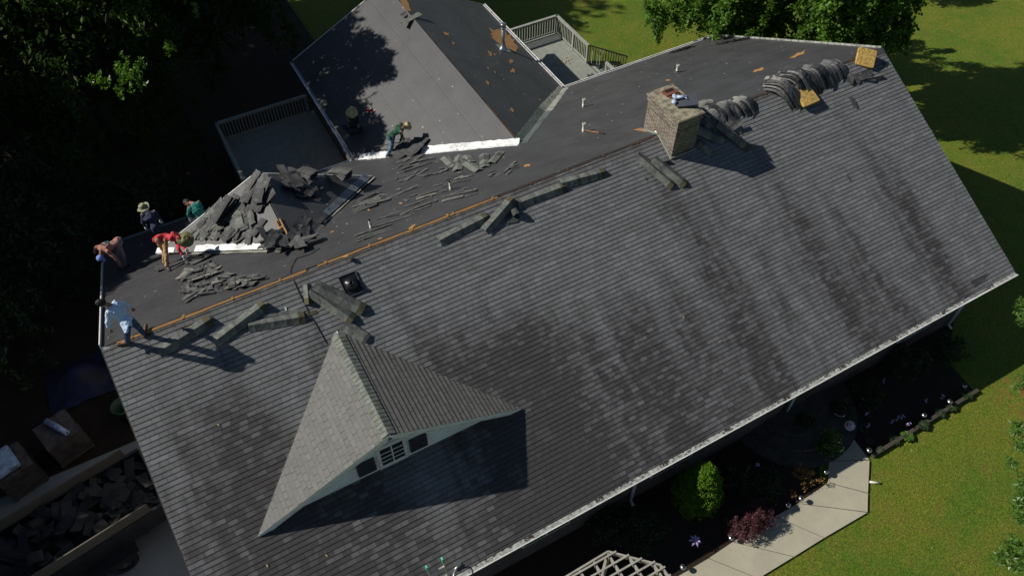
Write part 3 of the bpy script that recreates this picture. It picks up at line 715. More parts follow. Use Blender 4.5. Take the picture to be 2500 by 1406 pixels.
m = MB(); vstrip(m, BK, L1.lerp(L2, .3), L2, .10, .09, V(0,-1,0), .008); vstrip(m, BK, L3, L4, .12, .16, V(0,-1,0), .008)
part(m, 'valley_flashing', M['foil'])
m = MB(); vstrip(m, WRp, apexW.lerp(vr, .02), apexW.lerp(vr, .52), .26, .30, V(0,1,0)); vstrip(m, WRp, apexW.lerp(vr, .53), vr, .30, .22, V(0,1,0), m=1)
vstrip(m, BK, apexW.lerp(vr, .0), apexW.lerp(vr, .55), .24, .26, V(0,-1,0)); vstrip(m, BK, apexW.lerp(vr, .53), vr, .27, .22, V(0,-1,0), m=1)
part(m, 'valley_flashing', [M['oldmetal'], M['oldpale']], label='weathered metal valley of the wing')

# ---- dormers
def dormer(cx, ya, yg, zr, hw, sgn, kind):
    """sgn -1: front (gable faces -y), +1: back. apex at (cx, ya, zr) on the roof, gable plane y=yg"""
    main = FR if sgn < 0 else BK
    pd_ = .4793; slope = PF if sgn < 0 else PB
    zb = zr - pd_*hw
    root = MB()
    # gable wall, set back under the rake overhang
    yw = yg - sgn*.17; hw2 = hw - .17*slope/pd_ - .12
    zbase = -slope*abs(yw)
    pk = V(cx, yw, zr-.10); a6 = V(cx-(pk.z-zbase)/pd_, yw, zbase); b6 = V(cx+(pk.z-zbase)/pd_, yw, zbase)
    root.face([a6, b6, pk] if sgn < 0 else [b6, a6, pk]); root.face([V(cx, ya, zr-.1), a6, pk]); root.face([V(cx, ya, zr-.1), pk, b6])
    # clapboard lines
    z = zbase+.1
    while z < pk.z-.1:
        hx_ = (pk.z-z)/pd_; root.box((cx, yw+sgn*.006, z), 2*hx_-.05, .012, .012, m=0); z += .1
    o = part(root, 'dormer', M['siding'], label='shingled front dormer with a small window' if sgn < 0 else 'stripped back dormer buried under torn shingles')
    apex = V(cx, ya, zr); peak = V(cx, yg, zr)
    for sx in (-1, 1):
        pl = Plane((sx*pd_, 0, 1), zr+sx*pd_*cx, apex)
        S = math.hypot(hw, pd_*hw)
        tA = 0.0; tG = (peak-apex).dot(pl.u)               # along ridge
        corner = V(cx+sx*hw, yg, zb)
        tv = lambda s: (yv(s)-ya)*pl.u.y
        def yv(s):  # y of valley at distance s downslope
            zz = zr - pd_*hw*s/S; return sgn*(-zz/slope)
        mm = MB()
        lo = lambda s: min(tv(s), tG); hi = lambda s: max(tv(s), tG)
        if kind == 'shingle':
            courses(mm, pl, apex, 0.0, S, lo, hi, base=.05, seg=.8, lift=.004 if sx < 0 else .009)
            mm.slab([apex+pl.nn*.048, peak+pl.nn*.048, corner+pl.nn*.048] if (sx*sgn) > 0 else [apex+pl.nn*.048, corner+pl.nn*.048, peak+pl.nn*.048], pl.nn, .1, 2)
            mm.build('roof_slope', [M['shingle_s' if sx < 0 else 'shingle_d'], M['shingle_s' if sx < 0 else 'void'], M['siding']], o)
        else:
            q = [apex, peak, corner]
            if (q[1]-q[0]).cross(q[2]-q[0]).dot(pl.nn) < 0: q = [apex, corner, peak]
            q = [p+pl.nn*.05 for p in q]
            mm.face(q, 0, uvq(pl, q)); mm.slab([p-pl.nn*.003 for p in q], pl.nn, .1, 1)
            mm.build('roof_slope', [M['felt'], M['scrap2']], o)
        t = MB(); dz_ = -.055 if kind == 'shingle' else -.02; yy_ = -.020 if kind == 'shingle' else .012
        strip(t, peak+pl.nn*dz_+V(0, sgn*yy_, 0), corner+pl.nn*dz_+V(0, sgn*yy_, 0), .030, .17, pl.nn)
        t.build('rake_trim', M['whitealu'], o)
    return o, apex, peak, zb
dorF, apF, pkF, zbF = dormer(5.115, -1.62, -4.992, -.807, 3.487, -1, 'shingle')
# cap shingles along the front dormer ridge
m = MB(); n = 26
for i in range(n):
    y0 = -1.72 - (3.2)*i/n; y1 = y0-.16; tv_ = rnd.uniform(.9, 1.1)
    for sx in (-1, 1):
        pl = Plane((sx*.4793, 0, 1), -.807+sx*.4793*5.115, apF)
        p = lambda dx, y, h: V(5.115+sx*dx, y, -.807-.4793*dx)+V(0,0,h)
        m.slab([p(0, y0, .074), p(.17, y0, .068), p(.17, y1, .084), p(0, y1, .090)][::1 if sx > 0 else -1], pl.nn, .008, i % 2)
m.build('ridge_cap', [M['cap'], M['cap']], dorF)
# window and the two dark shutter panels in the gable
yw = -4.992+.17; zc = -1.70
zq = lambda z: z
base = -PF*abs(yw)
wd = MB(); wd.box((5.115, yw-.03, base+.60), .74, .07, 1.02); wo = wd.build('window', M['whitealu'], dorF)
gm2 = MB(); gm2.box((5.115, yw-.068, base+.62), .58, .012, .74); gm2.build('pane', M['glass'], dorF)
mu = MB()
mu.box((5.115, yw-.078, base+.62), .03, .02, .74)
for k in (-1, 0, 1): mu.box((5.115, yw-.077, base+.62+k*.19), .58, .018, .026)
mu.build('muntin', M['white'], dorF)
for sx in (-1, 1):
    s1 = MB(); x = 5.115+sx*.68; s1.box((x, yw-.03, base+.46), .46, .05, .58)
    for k in range(9): s1.box((x, yw-.058, base+.22+k*.06), .40, .012, .03, (V(1,0,0), V(0,1,.5), V(0,-.5,1)))
    s1.build('shutter', M['shutter'], dorF)
dorB, apB, pkB, zbB = dormer(5.093, 1.613, 5.02, -.819, 3.49, 1, 'felt')
# bare split along its ridge
m = MB(); m.slab([V(5.02, 1.75, -.76), V(5.11, 1.75, -.76), V(5.11, 2.75, -.76), V(5.02, 2.75, -.76)], (0,0,1), .03, 1)
for k in (-1, 1): m.slab([V(5.06+k*.06-.02, 1.7, -.745), V(5.06+k*.06+.02, 1.7, -.745), V(5.06+k*.06+.02, 2.85, -.745), V(5.06+k*.06-.02, 2.85, -.745)], (0,0,1), .03, 0)
for k in (1.72, 2.0, 2.5): m.box((5.06, k, -.744), .14, .05, .02, m=0)
m.build('ridge_board', [M['osb'], M['void']], dorB)
pL = Plane((-.4793, 0, 1), -.819-.4793*5.093, apB); pR = Plane((.4793, 0, 1), -.819+.4793*5.093, apB)
cL, cR = V(5.093-3.49, 5.02, -.819-.4793*3.49), V(5.093+3.49, 5.02, -.819-.4793*3.49)
m = MB(); vstrip(m, pL, cL, cL.lerp(apB, .14), .18, .16, V(0,1,0), .066, 6); vstrip(m, pL, cL.lerp(apB, .3), cL.lerp(apB, .80), .22, .20, V(0,1,0), .066, 18)
vstrip(m, BK, cL, cL.lerp(apB, .1), .05, .05, V(0,-1,0), .012, 4)
m.build('valley_flashing', M['foil'], dorB)
m = MB(); vstrip(m, BK, cL.lerp(apB, .28), apB, .13, .16, V(0,-1,0), .010, 18); vstrip(m, BK, apB, cR, .13, .13, V(0,-1,0), .010, 18)
m.build('valley_flashing', M['oldpale'], dorB)
m = MB(); vstrip(m, pR, apB.lerp(cR, .05), cR, .22, .26, V(0,1,0), .064, 18); m.build('valley_flashing', M['greymetal'], dorB)

# ---- chimney
cx0, cx1, cy0, cy1, ct = 16.10, 16.94, -.73, .72, 1.0
m = MB()
def ubox(x0, x1, y0, y1, z0, z1):
    for q in (((x0,y1),(x0,y0)), ((x0,y0),(x1,y0)), ((x1,y0),(x1,y1)), ((x1,y1),(x0,y1))):
        (ax_, ay), (bx_, by) = q; l = math.hypot(bx_-ax_, by-ay)
        m.face([(ax_, ay, z0), (bx_, by, z0), (bx_, by, z1), (ax_, ay, z1)], 0, [(0, z0-ct), (l, z0-ct), (l, z1-ct), (0, z1-ct)])
ubox(cx0, cx1, cy0, cy1, -.7, ct-.20); ubox(cx0-.03, cx1+.03, cy0-.03, cy1+.03, ct-.20, ct-.07)
ubox(cx0-.055, cx1+.055, cy0-.055, cy1+.055, ct-.07, ct)
m.face([(cx0-.055, cy0-.055, ct), (cx1+.055, cy0-.055, ct), (cx1+.055, cy1+.055, ct), (cx0-.055, cy1+.055, ct)], 1)
m.face([(cx0-.03, cy0-.03, ct-.2), (cx0-.03, cy1+.03, ct-.2), (cx1+.03, cy1+.03, ct-.2), (cx1+.03, cy0-.03, ct-.2)], 1)
ch = part(m, 'chimney', [M['brick'], M['stone']], label='weathered tan brick chimney straddling the ridge')
m = MB(); rows = [[V(cx0-.03+(cx1-cx0+.06)*i/8, cy0-.03+(cy1-cy0+.06)*j/12, ct+.012+.03*min(i, 8-i, j, 12-j)/4+.012*mnoise.noise(V(i*1.1, j*.8, 5))) for i in range(9)] for j in range(13)]
m.grid(rows, 0); m.build('crown', M['stone'], ch)
m = MB(); m.box((16.62, .42, ct+.05), .42, .28, .06, m=0); m.box((16.62, .47, ct+.083), .28, .12, .006, m=1); m.box((16.62, .22, ct+.045), .36, .06, .03, m=0)
m.build('flue_opening', [M['clay'], M['void']], ch)
m = MB(); m.bar(V(cx0-.03, -.01, .02), V(cx0-.03, -.75, -.36), .05, .06, m=0); m.bar(V(cx0-.05, -.78, -.37), V(cx1+.05, -.78, -.37), .02, .10); m.bar(V(cx0-.03, .0, .02), V(cx0-.03, .75, -.36), .05, .06)
m.build('step_flashing', M['oldpale'], ch)
# slab and scrap metal on the chimney
m = MB(); ax = (V(.80, -.42, .12), V(.42, .88, .10), None); X = ax[0].normalized(); Y = ax[1].normalized(); Z = X.cross(Y).normalized()
m.box((16.72, -.22, ct+.14), .62, .44, .035, (X, Y, Z)); m.box((16.72, -.24, ct+.085), .66, .05, .06, (X, Y, Z))
tag(m.build('slate_slab', M['slate'], None, loc=(16.72, -.22, ct+.1)), 'dark blue slab lying on top of the brick chimney', 'slab')
m = MB(); c = V(16.48, .02, ct+.20)
m.lathe(c, [(0, .0), (.095, .0), (.10, .02), (.05, .035), (0, .03)], (.2, -.3, 1), 14); m.lathe(c+V(-.12, -.12, -.06), [(0, 0), (.07, 0), (.07, .03), (0, .03)], (-.4, -.2, 1), 12)
m.tube(c+V(.05, -.04, 0), c+V(.24, -.16, .02), .055, .03, 9); m.tube(c+V(.22, -.16, .02), c+V(.30, -.12, .03), .02, .012, 6); m.tube(c+V(.22, -.16, .02), c+V(.26, -.26, .0), .018, .01, 6)
tag(m.build('metal_scrap', M['bluebag'], None, loc=tuple(c)), 'crumpled pale metal scrap on the chimney crown by the slab', 'scrap')

# ---- pipes and vents of the house
def vent(pl, u, v, h, r=.045, elbow=True, flash=False):
    b0 = pl.px(u, v); m = MB(); m.tube(b0-V(0,0,.1), b0+V(0,0,h), r, r, 12, cap=False); m.tube(b0+V(0,0,h), b0+V(0,0,h-.25), r*.8, r*.8, 12, 1, cap=False)
    if elbow: m.lathe(b0+V(0,0,h), [(r, -.05), (r*1.2, -.05), (r*1.2, .01), (r*.85, .01), (r*.8, -.1)], n=12)
    m.lathe(b0+V(0,0,.04), [(r*1.02, -.02), (r*1.06, .10), (r*.9, .1)], n=12)
    o = part(m, 'vent_pipe', [M['pvc'], M['void']])
    if flash:
        f = MB(); n = 12
        ring = [pl.at(b0.x+math.cos(t)*.24*rnd.uniform(.6, 1.15), b0.y+math.sin(t)*.20*rnd.uniform(.6, 1.15), .02) for t in [2*math.pi*k/n for k in range(n)]]
        f.slab(ring, pl.nn, .012); f.lathe(b0, [(.09, 0), (.06, .06), (.05, .1)], n=12); f.build('boot_flashing', M['scrap2'], o)
vent(BK, 1424, 261, .33); vent(BK, 1424, 322, .33); vent(BK, 1652, 178, .33, flash=True); vent(BK, 1100, 463, .30, .04, False); vent(BK, 906, 557, .32, .042, False)
b0 = WRp.px(1229, 119); m = MB(); m.tube(b0-V(0,0,.1), b0+V(0,0,.95), .075, .075, 16); m.lathe(b0, [(.20, .0), (.14, .06), (.09, .16), (.078, .2)], n=16)
m.lathe(b0+V(0,0,.88), [(.076, 0), (.11, .02), (.11, .07), (.09, .08), (.09, .12), (.115, .13), (.115, .24), (.10, .26), (0, .27)], n=16)
m.slab([b0+WRp.u*a7+WRp.d*b7+WRp.nn*.014 for a7, b7 in ((-.26, -.24), (-.26, .26), (.26, .26), (.26, -.24))][::1], WRp.nn, .01)
part(m, 'flue_pipe', M['galv'])
# black box vent on the shingles
c = FR.px(857, 695); X, Y, Z = FR.u, FR.d, FR.nn
m = MB(); m.slab([c+X*a7+Y*b7+Z*.022 for a7, b7 in ((-.23, -.29), (-.23, .29), (.23, .29), (.23, -.29))][::-1 if X.cross(Y).dot(Z) > 0 else 1], Z, .012)
for a7, b7, l1, l2 in ((0, -.29, .46, .02), (0, .29, .46, .02), (-.23, 0, .02, .58), (.23, 0, .02, .58)): m.box(c+X*a7+Y*b7+Z*.032, l1, l2, .03, (X, Y, Z), 1)
rows = []
for r, h in ((.17, .03), (.15, .10), (.12, .13), (.07, .15), (.055, .21), (.04, .21), (.035, .14)):
    k = .75 if h < .14 else 0
    rows.append([c + X*(math.cos(t)*r*(1+k*.25*abs(math.sin(2*t)))) + Y*(math.sin(t)*r*(1.15 if h < .14 else 1)) + Z*h for t in [2*math.pi*q/20 for q in range(20)]])
m.grid(rows, 0, True); part(m, 'roof_vent', [M['black'], M['slate']], label='square black plastic roof vent on the shingles')

# ---- bare wood showing through torn felt
def patch(pl, uvpts, name='bare_patch', mat='osb', h=.010):
    m = MB(); pts = [pl.px(u, v)+pl.nn*h for u, v in uvpts]
    if (pts[1]-pts[0]).cross(pts[2]-pts[0]).dot(pl.nn) < 0: pts = pts[::-1]
    m.face(pts); part(m, name, M[mat])
def blob(pl, u, v, du, dv, ang=0, n=9, rough=.42):
    n = 17; du *= .9
    c = math.cos(ang); s = math.sin(ang); out = []
    for k in range(n):
        t = 2*math.pi*k/n; f = 1+rnd.uniform(-rough, rough); x, y = math.cos(t)*du*f, math.sin(t)*dv*f
        out.append((u+x*c-y*s, v+x*s+y*c))
    patch(pl, out)
patch(WRp, [(1192, 68), (1206, 76), (1214, 72), (1233, 75), (1238, 88), (1247, 84), (1248, 95), (1256, 98), (1254, 105), (1262, 112), (1266, 117), (1260, 124), (1262, 127), (1252, 127), (1240, 120), (1236, 121), (1222, 110), (1212, 104), (1206, 97), (1198, 92), (1204, 90), (1196, 83), (1202, 82)])
patch(WRp, [(975, 0), (992, 0), (998, 10), (1000, 20), (1004, 29), (996, 28), (988, 22)])
for u, v, du, dv, an in ((1248, 151, 5, 5, 0), (1252, 174, 6, 5, 0), (1196, 131, 8, 3, 1.0), (1207, 134, 4, 1.5, .6), (1191, 168, 4, 1.6, .8), (1190, 203, 7, 2.6, 1.0), (1251, 270, 8, 3, 1.0), (1090, 84, 8, 3, .4), (1107, 107, 5, 2, 1.0), (1208, 177, 3, 1.3, .9), (1318, 245, 3, 2, .5)):
    blob(WRp, u, v, du, dv, an, 8)
for u, v, du, dv, an in ((1950, 134, 19, 3, -.42), (1852, 172, 18, 3, -.28), (1287, 405, 8, 3, -.3), (978, 497, 6, 2.4, -.1), (1005, 555, 12, 3, -.6), (843, 626, 10, 1.8, -.35), (928, 583, 6, 1.4, -.3), (1631, 197, 6, 1.6, 0), (757, 501, 4, 2, 1.1), (1092, 525, 4, 1.6, -.3), (900, 513, 3, 2, 0), (812, 566, 5, 1.5, -.4)):
    blob(BK, u, v, du, dv, an, 9)
patch(BK, [(1546, 318), (1565, 313), (1572, 317), (1590, 321), (1574, 323), (1560, 321)], mat='hickory')
blob(FR, 768, 762, 11, 4, -.2, 8)
# rafters of the porch: brick steps by the door
steps = MB(); cst = V(17.35, -6.95, 0)
for r, zt in ((2.15, G0+.10), (1.65, G0+.24), (1.2, G0+.38)):
    n = 28; ring = [V(cst.x+math.cos(t)*r, cst.y+math.sin(t)*r, zt) for t in [math.pi+math.pi*k/n for k in range(n+1)]]
    i = [ (p.x, p.y) for p in ring]
    steps.face([tuple(p) for p in ring], 0, i)
    for k in range(n): steps.face([ring[k], V(ring[k].x, ring[k].y, G0-.1), V(ring[k+1].x, ring[k+1].y, G0-.1), ring[k+1]][::-1], 0, [(k*.1, 0), (k*.1, .1), (k*.1+.1, .1), (k*.1+.1, 0)])
part(steps, 'steps', M['paver'], label='round brick steps at the front door')

DZ = -6.35
# ------------------------------------------------------------------ foliage
def leaf_mesh(name, centers, per, spread, size, mat, parent=None, origin=None, aspect=.5, droop=.3, upbias=.5, seed=1, strand=None):
    """many separate leaf-sized faces round the given cluster centres"""
    r = np.random.default_rng(seed)
    C = np.asarray(centers, dtype=np.float64); n = len(C)*per
    c = np.repeat(C, per, axis=0)
    d = r.normal(0, 1, (n, 3)); d /= np.linalg.norm(d, axis=1, keepdims=True)+1e-9
    rad = r.random((n, 1))**.6
    if strand:                                     # drooping strands: leaves strung below the twig
        k = r.random((n, 1)); dirs = np.repeat(r.normal(0, 1, (len(C), 3)), per, axis=0); dirs[:, 2] = -abs(dirs[:, 2])*.2
        dirs /= np.linalg.norm(dirs, axis=1, keepdims=True)+1e-9
        c = c + dirs*spread*strand*k + np.array([0, 0, -1.])*spread*droop*2*k*k
        c += d*rad*spread*.45
    else:
        c = c + d*rad*spread*np.array([1, 1, .7]); c[:, 2] -= droop*spread*(np.linalg.norm((d*rad)[:, :2], axis=1))
    nrm = r.normal(0, 1, (n, 3)); nrm[:, 2] = abs(nrm[:, 2])*.8+upbias; nrm /= np.linalg.norm(nrm, axis=1, keepdims=True)
    a = np.cross(nrm, r.normal(0, 1, (n, 3))); a[:, 2] -= droop; a -= nrm*np.sum(a*nrm, axis=1, keepdims=True); a /= np.linalg.norm(a, axis=1, keepdims=True)+1e-9
    b = np.cross(nrm, a); s = size*(.6+.8*r.random((n, 1)))
    p0 = c - a*s*.5; p1 = c + b*s*aspect*.5; p2 = c + a*s*.55 - nrm*s*.12; p3 = c - b*s*aspect*.5
    vs = np.stack([p0, p1, p2, p3], axis=1).reshape(-1, 3)
    o3 = np.array(wloc(parent) if parent else (origin or (0, 0, 0)))
    vs = vs - o3
    me = bpy.data.meshes.new(name); me.vertices.add(n*4); me.vertices.foreach_set('co', vs.astype(np.float32).ravel())
    me.loops.add(n*4); me.loops.foreach_set('vertex_index', np.arange(n*4, dtype=np.int32))
    me.polygons.add(n); me.polygons.foreach_set('loop_start', np.arange(0, n*4, 4, dtype=np.int32)); me.polygons.foreach_set('loop_total', np.full(n, 4, dtype=np.int32))
    uvl = me.uv_layers.new(name='UVMap'); uvv = np.repeat(np.stack([r.random(n), r.random(n)], 1), 4, axis=0)
    uvl.data.foreach_set('uv', uvv.astype(np.float32).ravel())
    me.materials.append(mat); me.update(calc_edges=True); me.validate()
    ob = bpy.data.objects.new(name, me); COL.objects.link(ob)
    if parent: ob.parent = parent
    else: ob.location = o3
    return ob
def crown_pts(c, rx, ry, rz, n, seed, shell=.45, bottom=-.6):
    r = np.random.default_rng(seed); d = r.normal(0, 1, (n*3, 3)); d /= np.linalg.norm(d, axis=1, keepdims=True)
    d = d[d[:, 2] > bottom][:n]; rad = (shell + (1-shell)*r.random((len(d), 1)))
    lump = 1+.22*np.sin(d[:, :1]*5.1+seed)*np.cos(d[:, 1:2]*4.3+seed*2)+.12*np.sin(d[:, 2:3]*9)
    return np.array(c)+d*rad*lump*np.array([rx, ry, rz])
def tree(label, base, c, rx, ry, rz, n, per, spread, size, mat, seed, group=None, trunk=.22, name='tree', cat='tree', droop=.5, aspect=.5, strand=None, shell=.45, bottom=-.6, limbs=9, keep=None, extra=None):
    t = thing(name, label, cat, base, group)
    pts = crown_pts(c, rx, ry, rz, n, seed, shell, bottom)
    if extra is not None: pts = np.concatenate([pts]+list(extra))
    if keep: pts = np.array([p for p in pts if keep(p)])
    leaf_mesh('crown', pts, per, spread, size, mat, t, droop=droop, aspect=aspect, seed=seed, strand=strand)
    m = MB(); b0 = Vector(base); top = Vector(c)+V(0, 0, rz*.5)
    r2 = random.Random(seed)
    sp = [b0.lerp(top, f)+V(r2.uniform(-.15, .15), r2.uniform(-.15, .15), 0)*(f > 0) for f in (0, .2, .4, .6, .8, 1)]
    m.path(sp, 0, 9, 0, [trunk*(1.25-f*1.1) for f in (0, .2, .4, .6, .8, 1)])
    for k in range(limbs):
        q = Vector(pts[r2.randrange(len(pts))]); f = r2.uniform(.3, .85); s0 = b0.lerp(top, f)
        m.path([s0, s0.lerp(q, .5)+V(0, 0, .2), q], 0, 6, 0, [trunk*.4, trunk*.22, trunk*.06])
    m.build('trunk', M['bark'], t)
    return t
# big broad-leaved tree beyond the right end of the roof
CI = CROT.transposed()
def pix(p):
    q = CI @ (Vector(p)-CAM); return 1250+FPX*q.x/-q.z, 703-FPX*q.y/-q.z
def crown_keep(p):
    u, v = pix(p)
    if v > 84 or u > 2262 or u < 1565: return False
    if u < 1640 and v > 48: return False
    if u < 1735 and v > 26 and u > 1640: return False
    if u < 1800 and v > 56: return False
    return True
tree('big broad-leaved tree behind the far right end of the roof', (29.5, 8.5, -7.9), (27.2, 8.6, -3.2), 6.6, 3.2, 3.0, 420, 170, .60, .155, L['yard'], 5, trunk=.3, droop=.7, aspect=.62, shell=.3, bottom=-.95, strand=.8,
     keep=crown_keep, extra=[crown_pts((30.0, 5.6, .3), 3.6, 3.2, 3.8, 330, 6, .3, -.95), crown_pts((29.3, 3.8, -1.8), 3.0, 2.2, 2.2, 130, 8, .3, -.95), crown_pts((27.6, 3.4, .6), 1.9, 1.7, 1.5, 120, 9, .2, -.95)])
# trees of the wood on the left, backlit and dark
WG = 'trees of the dark wood behind the house'
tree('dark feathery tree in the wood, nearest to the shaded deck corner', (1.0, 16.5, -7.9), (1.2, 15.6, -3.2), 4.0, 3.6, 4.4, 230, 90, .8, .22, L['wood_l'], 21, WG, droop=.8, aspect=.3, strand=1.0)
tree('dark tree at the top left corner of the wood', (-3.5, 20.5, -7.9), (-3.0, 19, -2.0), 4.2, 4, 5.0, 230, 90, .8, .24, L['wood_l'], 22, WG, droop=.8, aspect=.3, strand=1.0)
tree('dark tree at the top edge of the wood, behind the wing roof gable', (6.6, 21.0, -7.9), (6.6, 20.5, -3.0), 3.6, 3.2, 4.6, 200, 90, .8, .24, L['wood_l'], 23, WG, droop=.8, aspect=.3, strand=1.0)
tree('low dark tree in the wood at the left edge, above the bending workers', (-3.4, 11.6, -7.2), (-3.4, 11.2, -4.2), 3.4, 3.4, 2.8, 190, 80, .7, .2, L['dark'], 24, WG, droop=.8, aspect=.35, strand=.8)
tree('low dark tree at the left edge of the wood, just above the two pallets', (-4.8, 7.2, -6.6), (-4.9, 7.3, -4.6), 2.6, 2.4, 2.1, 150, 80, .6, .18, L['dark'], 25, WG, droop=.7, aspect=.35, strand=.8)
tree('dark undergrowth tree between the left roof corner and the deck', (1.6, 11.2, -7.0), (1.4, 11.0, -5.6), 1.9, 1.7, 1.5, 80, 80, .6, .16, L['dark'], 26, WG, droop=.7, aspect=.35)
# taller trees further into the wood that shade everything on this side
SHG = 'tall trees deeper in the wood'
for i, (x, y, zt, rx, rz) in enumerate(((-14.5, 19.5, 7.0, 5.0, 7.0), (-9.5, 26.5, 8.0, 5.0, 8.0), (-14.5, 11.5, 4.2, 4.6, 6.0), (-2.0, 28.5, 8.0, 5.0, 8.0), (-12.5, 4.8, 1.6, 4.4, 4.6), (4.6, 28.0, 6.5, 4.6, 7.0), (-12.0, -1.6, -.8, 4.2, 3.4), (-9.5, 16.0, 5.5, 4.2, 6.5), (-5.5, 24.0, 6.0, 4.2, 7.0), (-9.0, 9.0, .2, 3.2, 3.6), (0.5, 22.0, 5.2, 3.6, 5.5))):
    tree('tall tree deep in the wood, outside the picture', (x, y, -7.6), (x, y, zt-rz*.5), rx, rx*.95, rz, 230, 60, 1.3, .5, L['wood_l'], 40+i, SHG, trunk=.35, droop=.6)
# crowns overhanging from outside the frame: their shadows fall on the wing slope and the roof corner
def shadow_clusters(pl_hit, poly, n, t0, t1, seed):
    r = random.Random(seed); us = [q[0] for q in poly]; vs = [q[1] for q in poly]; out = []
    while len(out) < n:
        u, v = r.uniform(min(us), max(us)), r.uniform(min(vs), max(vs))
        if inpoly(u, v, poly): out.append(tuple(pl_hit(u, v)+SUN_TO*r.uniform(t0, t1)))
    return np.array(out)
def inpoly(x, y, P_):
    r = False
    for i in range(len(P_)):
        (x1, y1), (x2, y2) = P_[i], P_[i-1]
        if (y1 > y) != (y2 > y) and x < (x2-x1)*(y-y1)/(y2-y1)+x1: r = not r
    return r
def overhang(label, base, clusters, per, spread, size, seed, mat='wood_l'):
    t = thing('tree', label, 'tree', base, SHG); leaf_mesh('crown', clusters, per, spread, size, L[mat], t, droop=.4, aspect=.55, seed=seed)
    c = Vector(clusters.mean(axis=0)); m = MB(); b0 = Vector(base); m.path([b0, b0.lerp(c, .4)+V(0, 0, .6), c], 0, 9, 0, [.3, .2, .06]); r = random.Random(seed)
    for k in range(12): q = Vector(clusters[r.randrange(len(clusters))]); s0 = b0.lerp(c, r.uniform(.5, .95)); m.path([s0, s0.lerp(q, .5)+V(0, 0, .2), q], 0, 6, 0, [.09, .05, .015])
    m.build('trunk', M['bark'], t)
overhang('tall tree whose branches throw the ragged shadow on the wing roof', (1.5, 17.0, -7.9), shadow_clusters(WLp.px, [(728, 152), (800, 92), (858, 44), (856, 84), (900, 78), (915, 76), (930, 100), (944, 98), (938, 114), (962, 130), (950, 150), (960, 188), (912, 200), (900, 222), (868, 236), (895, 262), (928, 292), (936, 330), (925, 362), (870, 372), (850, 366), (790, 262), (722, 160)], 640, 8.5, 11.5, 3), 34, .40, .17, 61)
overhang('tall tree shading the left corner of the stripped roof slope', (-7.5, 11.5, -7.4), shadow_clusters(BK.px, [(254, 600), (470, 528), (400, 600), (350, 640), (330, 655), (300, 672), (300, 690), (272, 700), (254, 722)], 260, 8.5, 11, 4), 34, .40, .18, 62)
overhang('tall tree whose branches shade the deck beside the wood', (-2.5, 15.0, -7.7), shadow_clusters(lambda u, v: atz(u, v, DZ), [(530, 300), (760, 225), (875, 400), (720, 450), (600, 450)], 420, 9, 12, 7), 40, .5, .24, 65)
overhang('tall tree behind the wing whose shadow reaches the sunlit deck corner', (9.0, 27.0, -7.9), shadow_clusters(lambda u, v: atz(u, v, -7.9), [(1150, -60), (1350, -60), (1385, 20), (1372, 45), (1430, 56), (1395, 72), (1420, 84), (1330, 110), (1240, 80), (1190, 20)], 420, 8, 11, 5), 34, .5, .2, 63)
overhang('tall tree beside the lawn whose shadow crosses the top right corner', (31.5, 17.5, -7.9), shadow_clusters(lambda u, v: atz(u, v, -7.9), [(2285, -30), (2440, -30), (2425, 6), (2360, 16), (2300, 10)], 90, 7, 9, 6), 34, .5, .2, 64, 'yard')
# sunlit sprigs standing out of the dark wood
def at_depth(u, v, z): return atz(u, v, z)
for i, (u, v, z, n, sp, lab) in enumerate(((318, 180, .2, 12, .34, 'largest bright sprig of leaves lit by the sun in the dark wood'), (308, 26, .6, 7, .28, 'bright leafy sprig near the top edge of the dark wood'),
        (58, 130, -.6, 3, .2, 'tiny bright sprig at the far left of the dark wood'), (160, 2, .6, 6, .3, 'bright sprig cut off by the top edge of the picture'), (5, 18, 0, 6, .32, 'bright sprig at the top left corner of the picture'),
        (225, 180, .0, 3, .22, 'small half lit sprig left of the largest bright sprig'), (400, 98, .0, 2, .16, 'small lit tuft up and right of the largest bright sprig'), (470, 10, .6, 3, .3, 'thin lit twig near the top edge, left of the wing roof'))):
    c0 = at_depth(u, v, z); r2 = random.Random(i+3)
    t = thing('leafy_sprig', lab, 'branch', tuple(c0), 'sunlit sprigs in the wood')
    ce = [(c0.x+r2.uniform(-1, 1)*sp, c0.y+r2.uniform(-1, 1)*sp, c0.z+r2.uniform(-1, 1)*sp) for _ in range(n)]
    ce += [(q[0]+r2.gauss(0, sp*.5), q[1]+r2.gauss(0, sp*.5), q[2]+r2.gauss(0, sp*1.0)) for q in ce]
    leaf_mesh('foliage', ce, 20, .24, .12, L['sprig'], t, droop=.7, aspect=.42, seed=70+i, strand=.6)
    m = MB(); m.path([c0+V(-.1, .6, -.7), c0+V(0, .2, -.3), c0], 0, 6, 0, [.02, .014, .006]); m.build('twig', M['bark'], t)
# slender tree reaching in from the right edge
t = thing('willow_tree', 'pale green willow-like tree reaching in from the right edge over the lawn', 'tree', (24.2, -15.2, G0))
ce = []
r2 = random.Random(8)
for u, v, n in ((2496, 742, 5), (2506, 775, 4), (2496, 930, 3), (2478, 942, 2), (2510, 915, 4), (2490, 1045, 5), (2478, 1060, 3), (2505, 1095, 5), (2478, 1130, 4), (2500, 1170, 5), (2490, 1230, 5), (2505, 1260, 5), (2460, 1345, 5), (2440, 1352, 3), (2480, 1320, 6), (2500, 1350, 8), (2505, 1200, 6), (2480, 1380, 3)):
    for k in range(n): p = atz(u+r2.uniform(-10, 10), v+r2.uniform(-12, 12), -4.0+r2.uniform(-.3, .3)); ce.append(tuple(p))
for k in range(120):
    p = atz(r2.uniform(2520, 2800), r2.uniform(850, 1500), -4.2+r2.uniform(-.6, .9)); ce.append(tuple(p))
leaf_mesh('crown', ce, 26, .20, .15, L['side'], t, droop=.6, aspect=.26, seed=9)
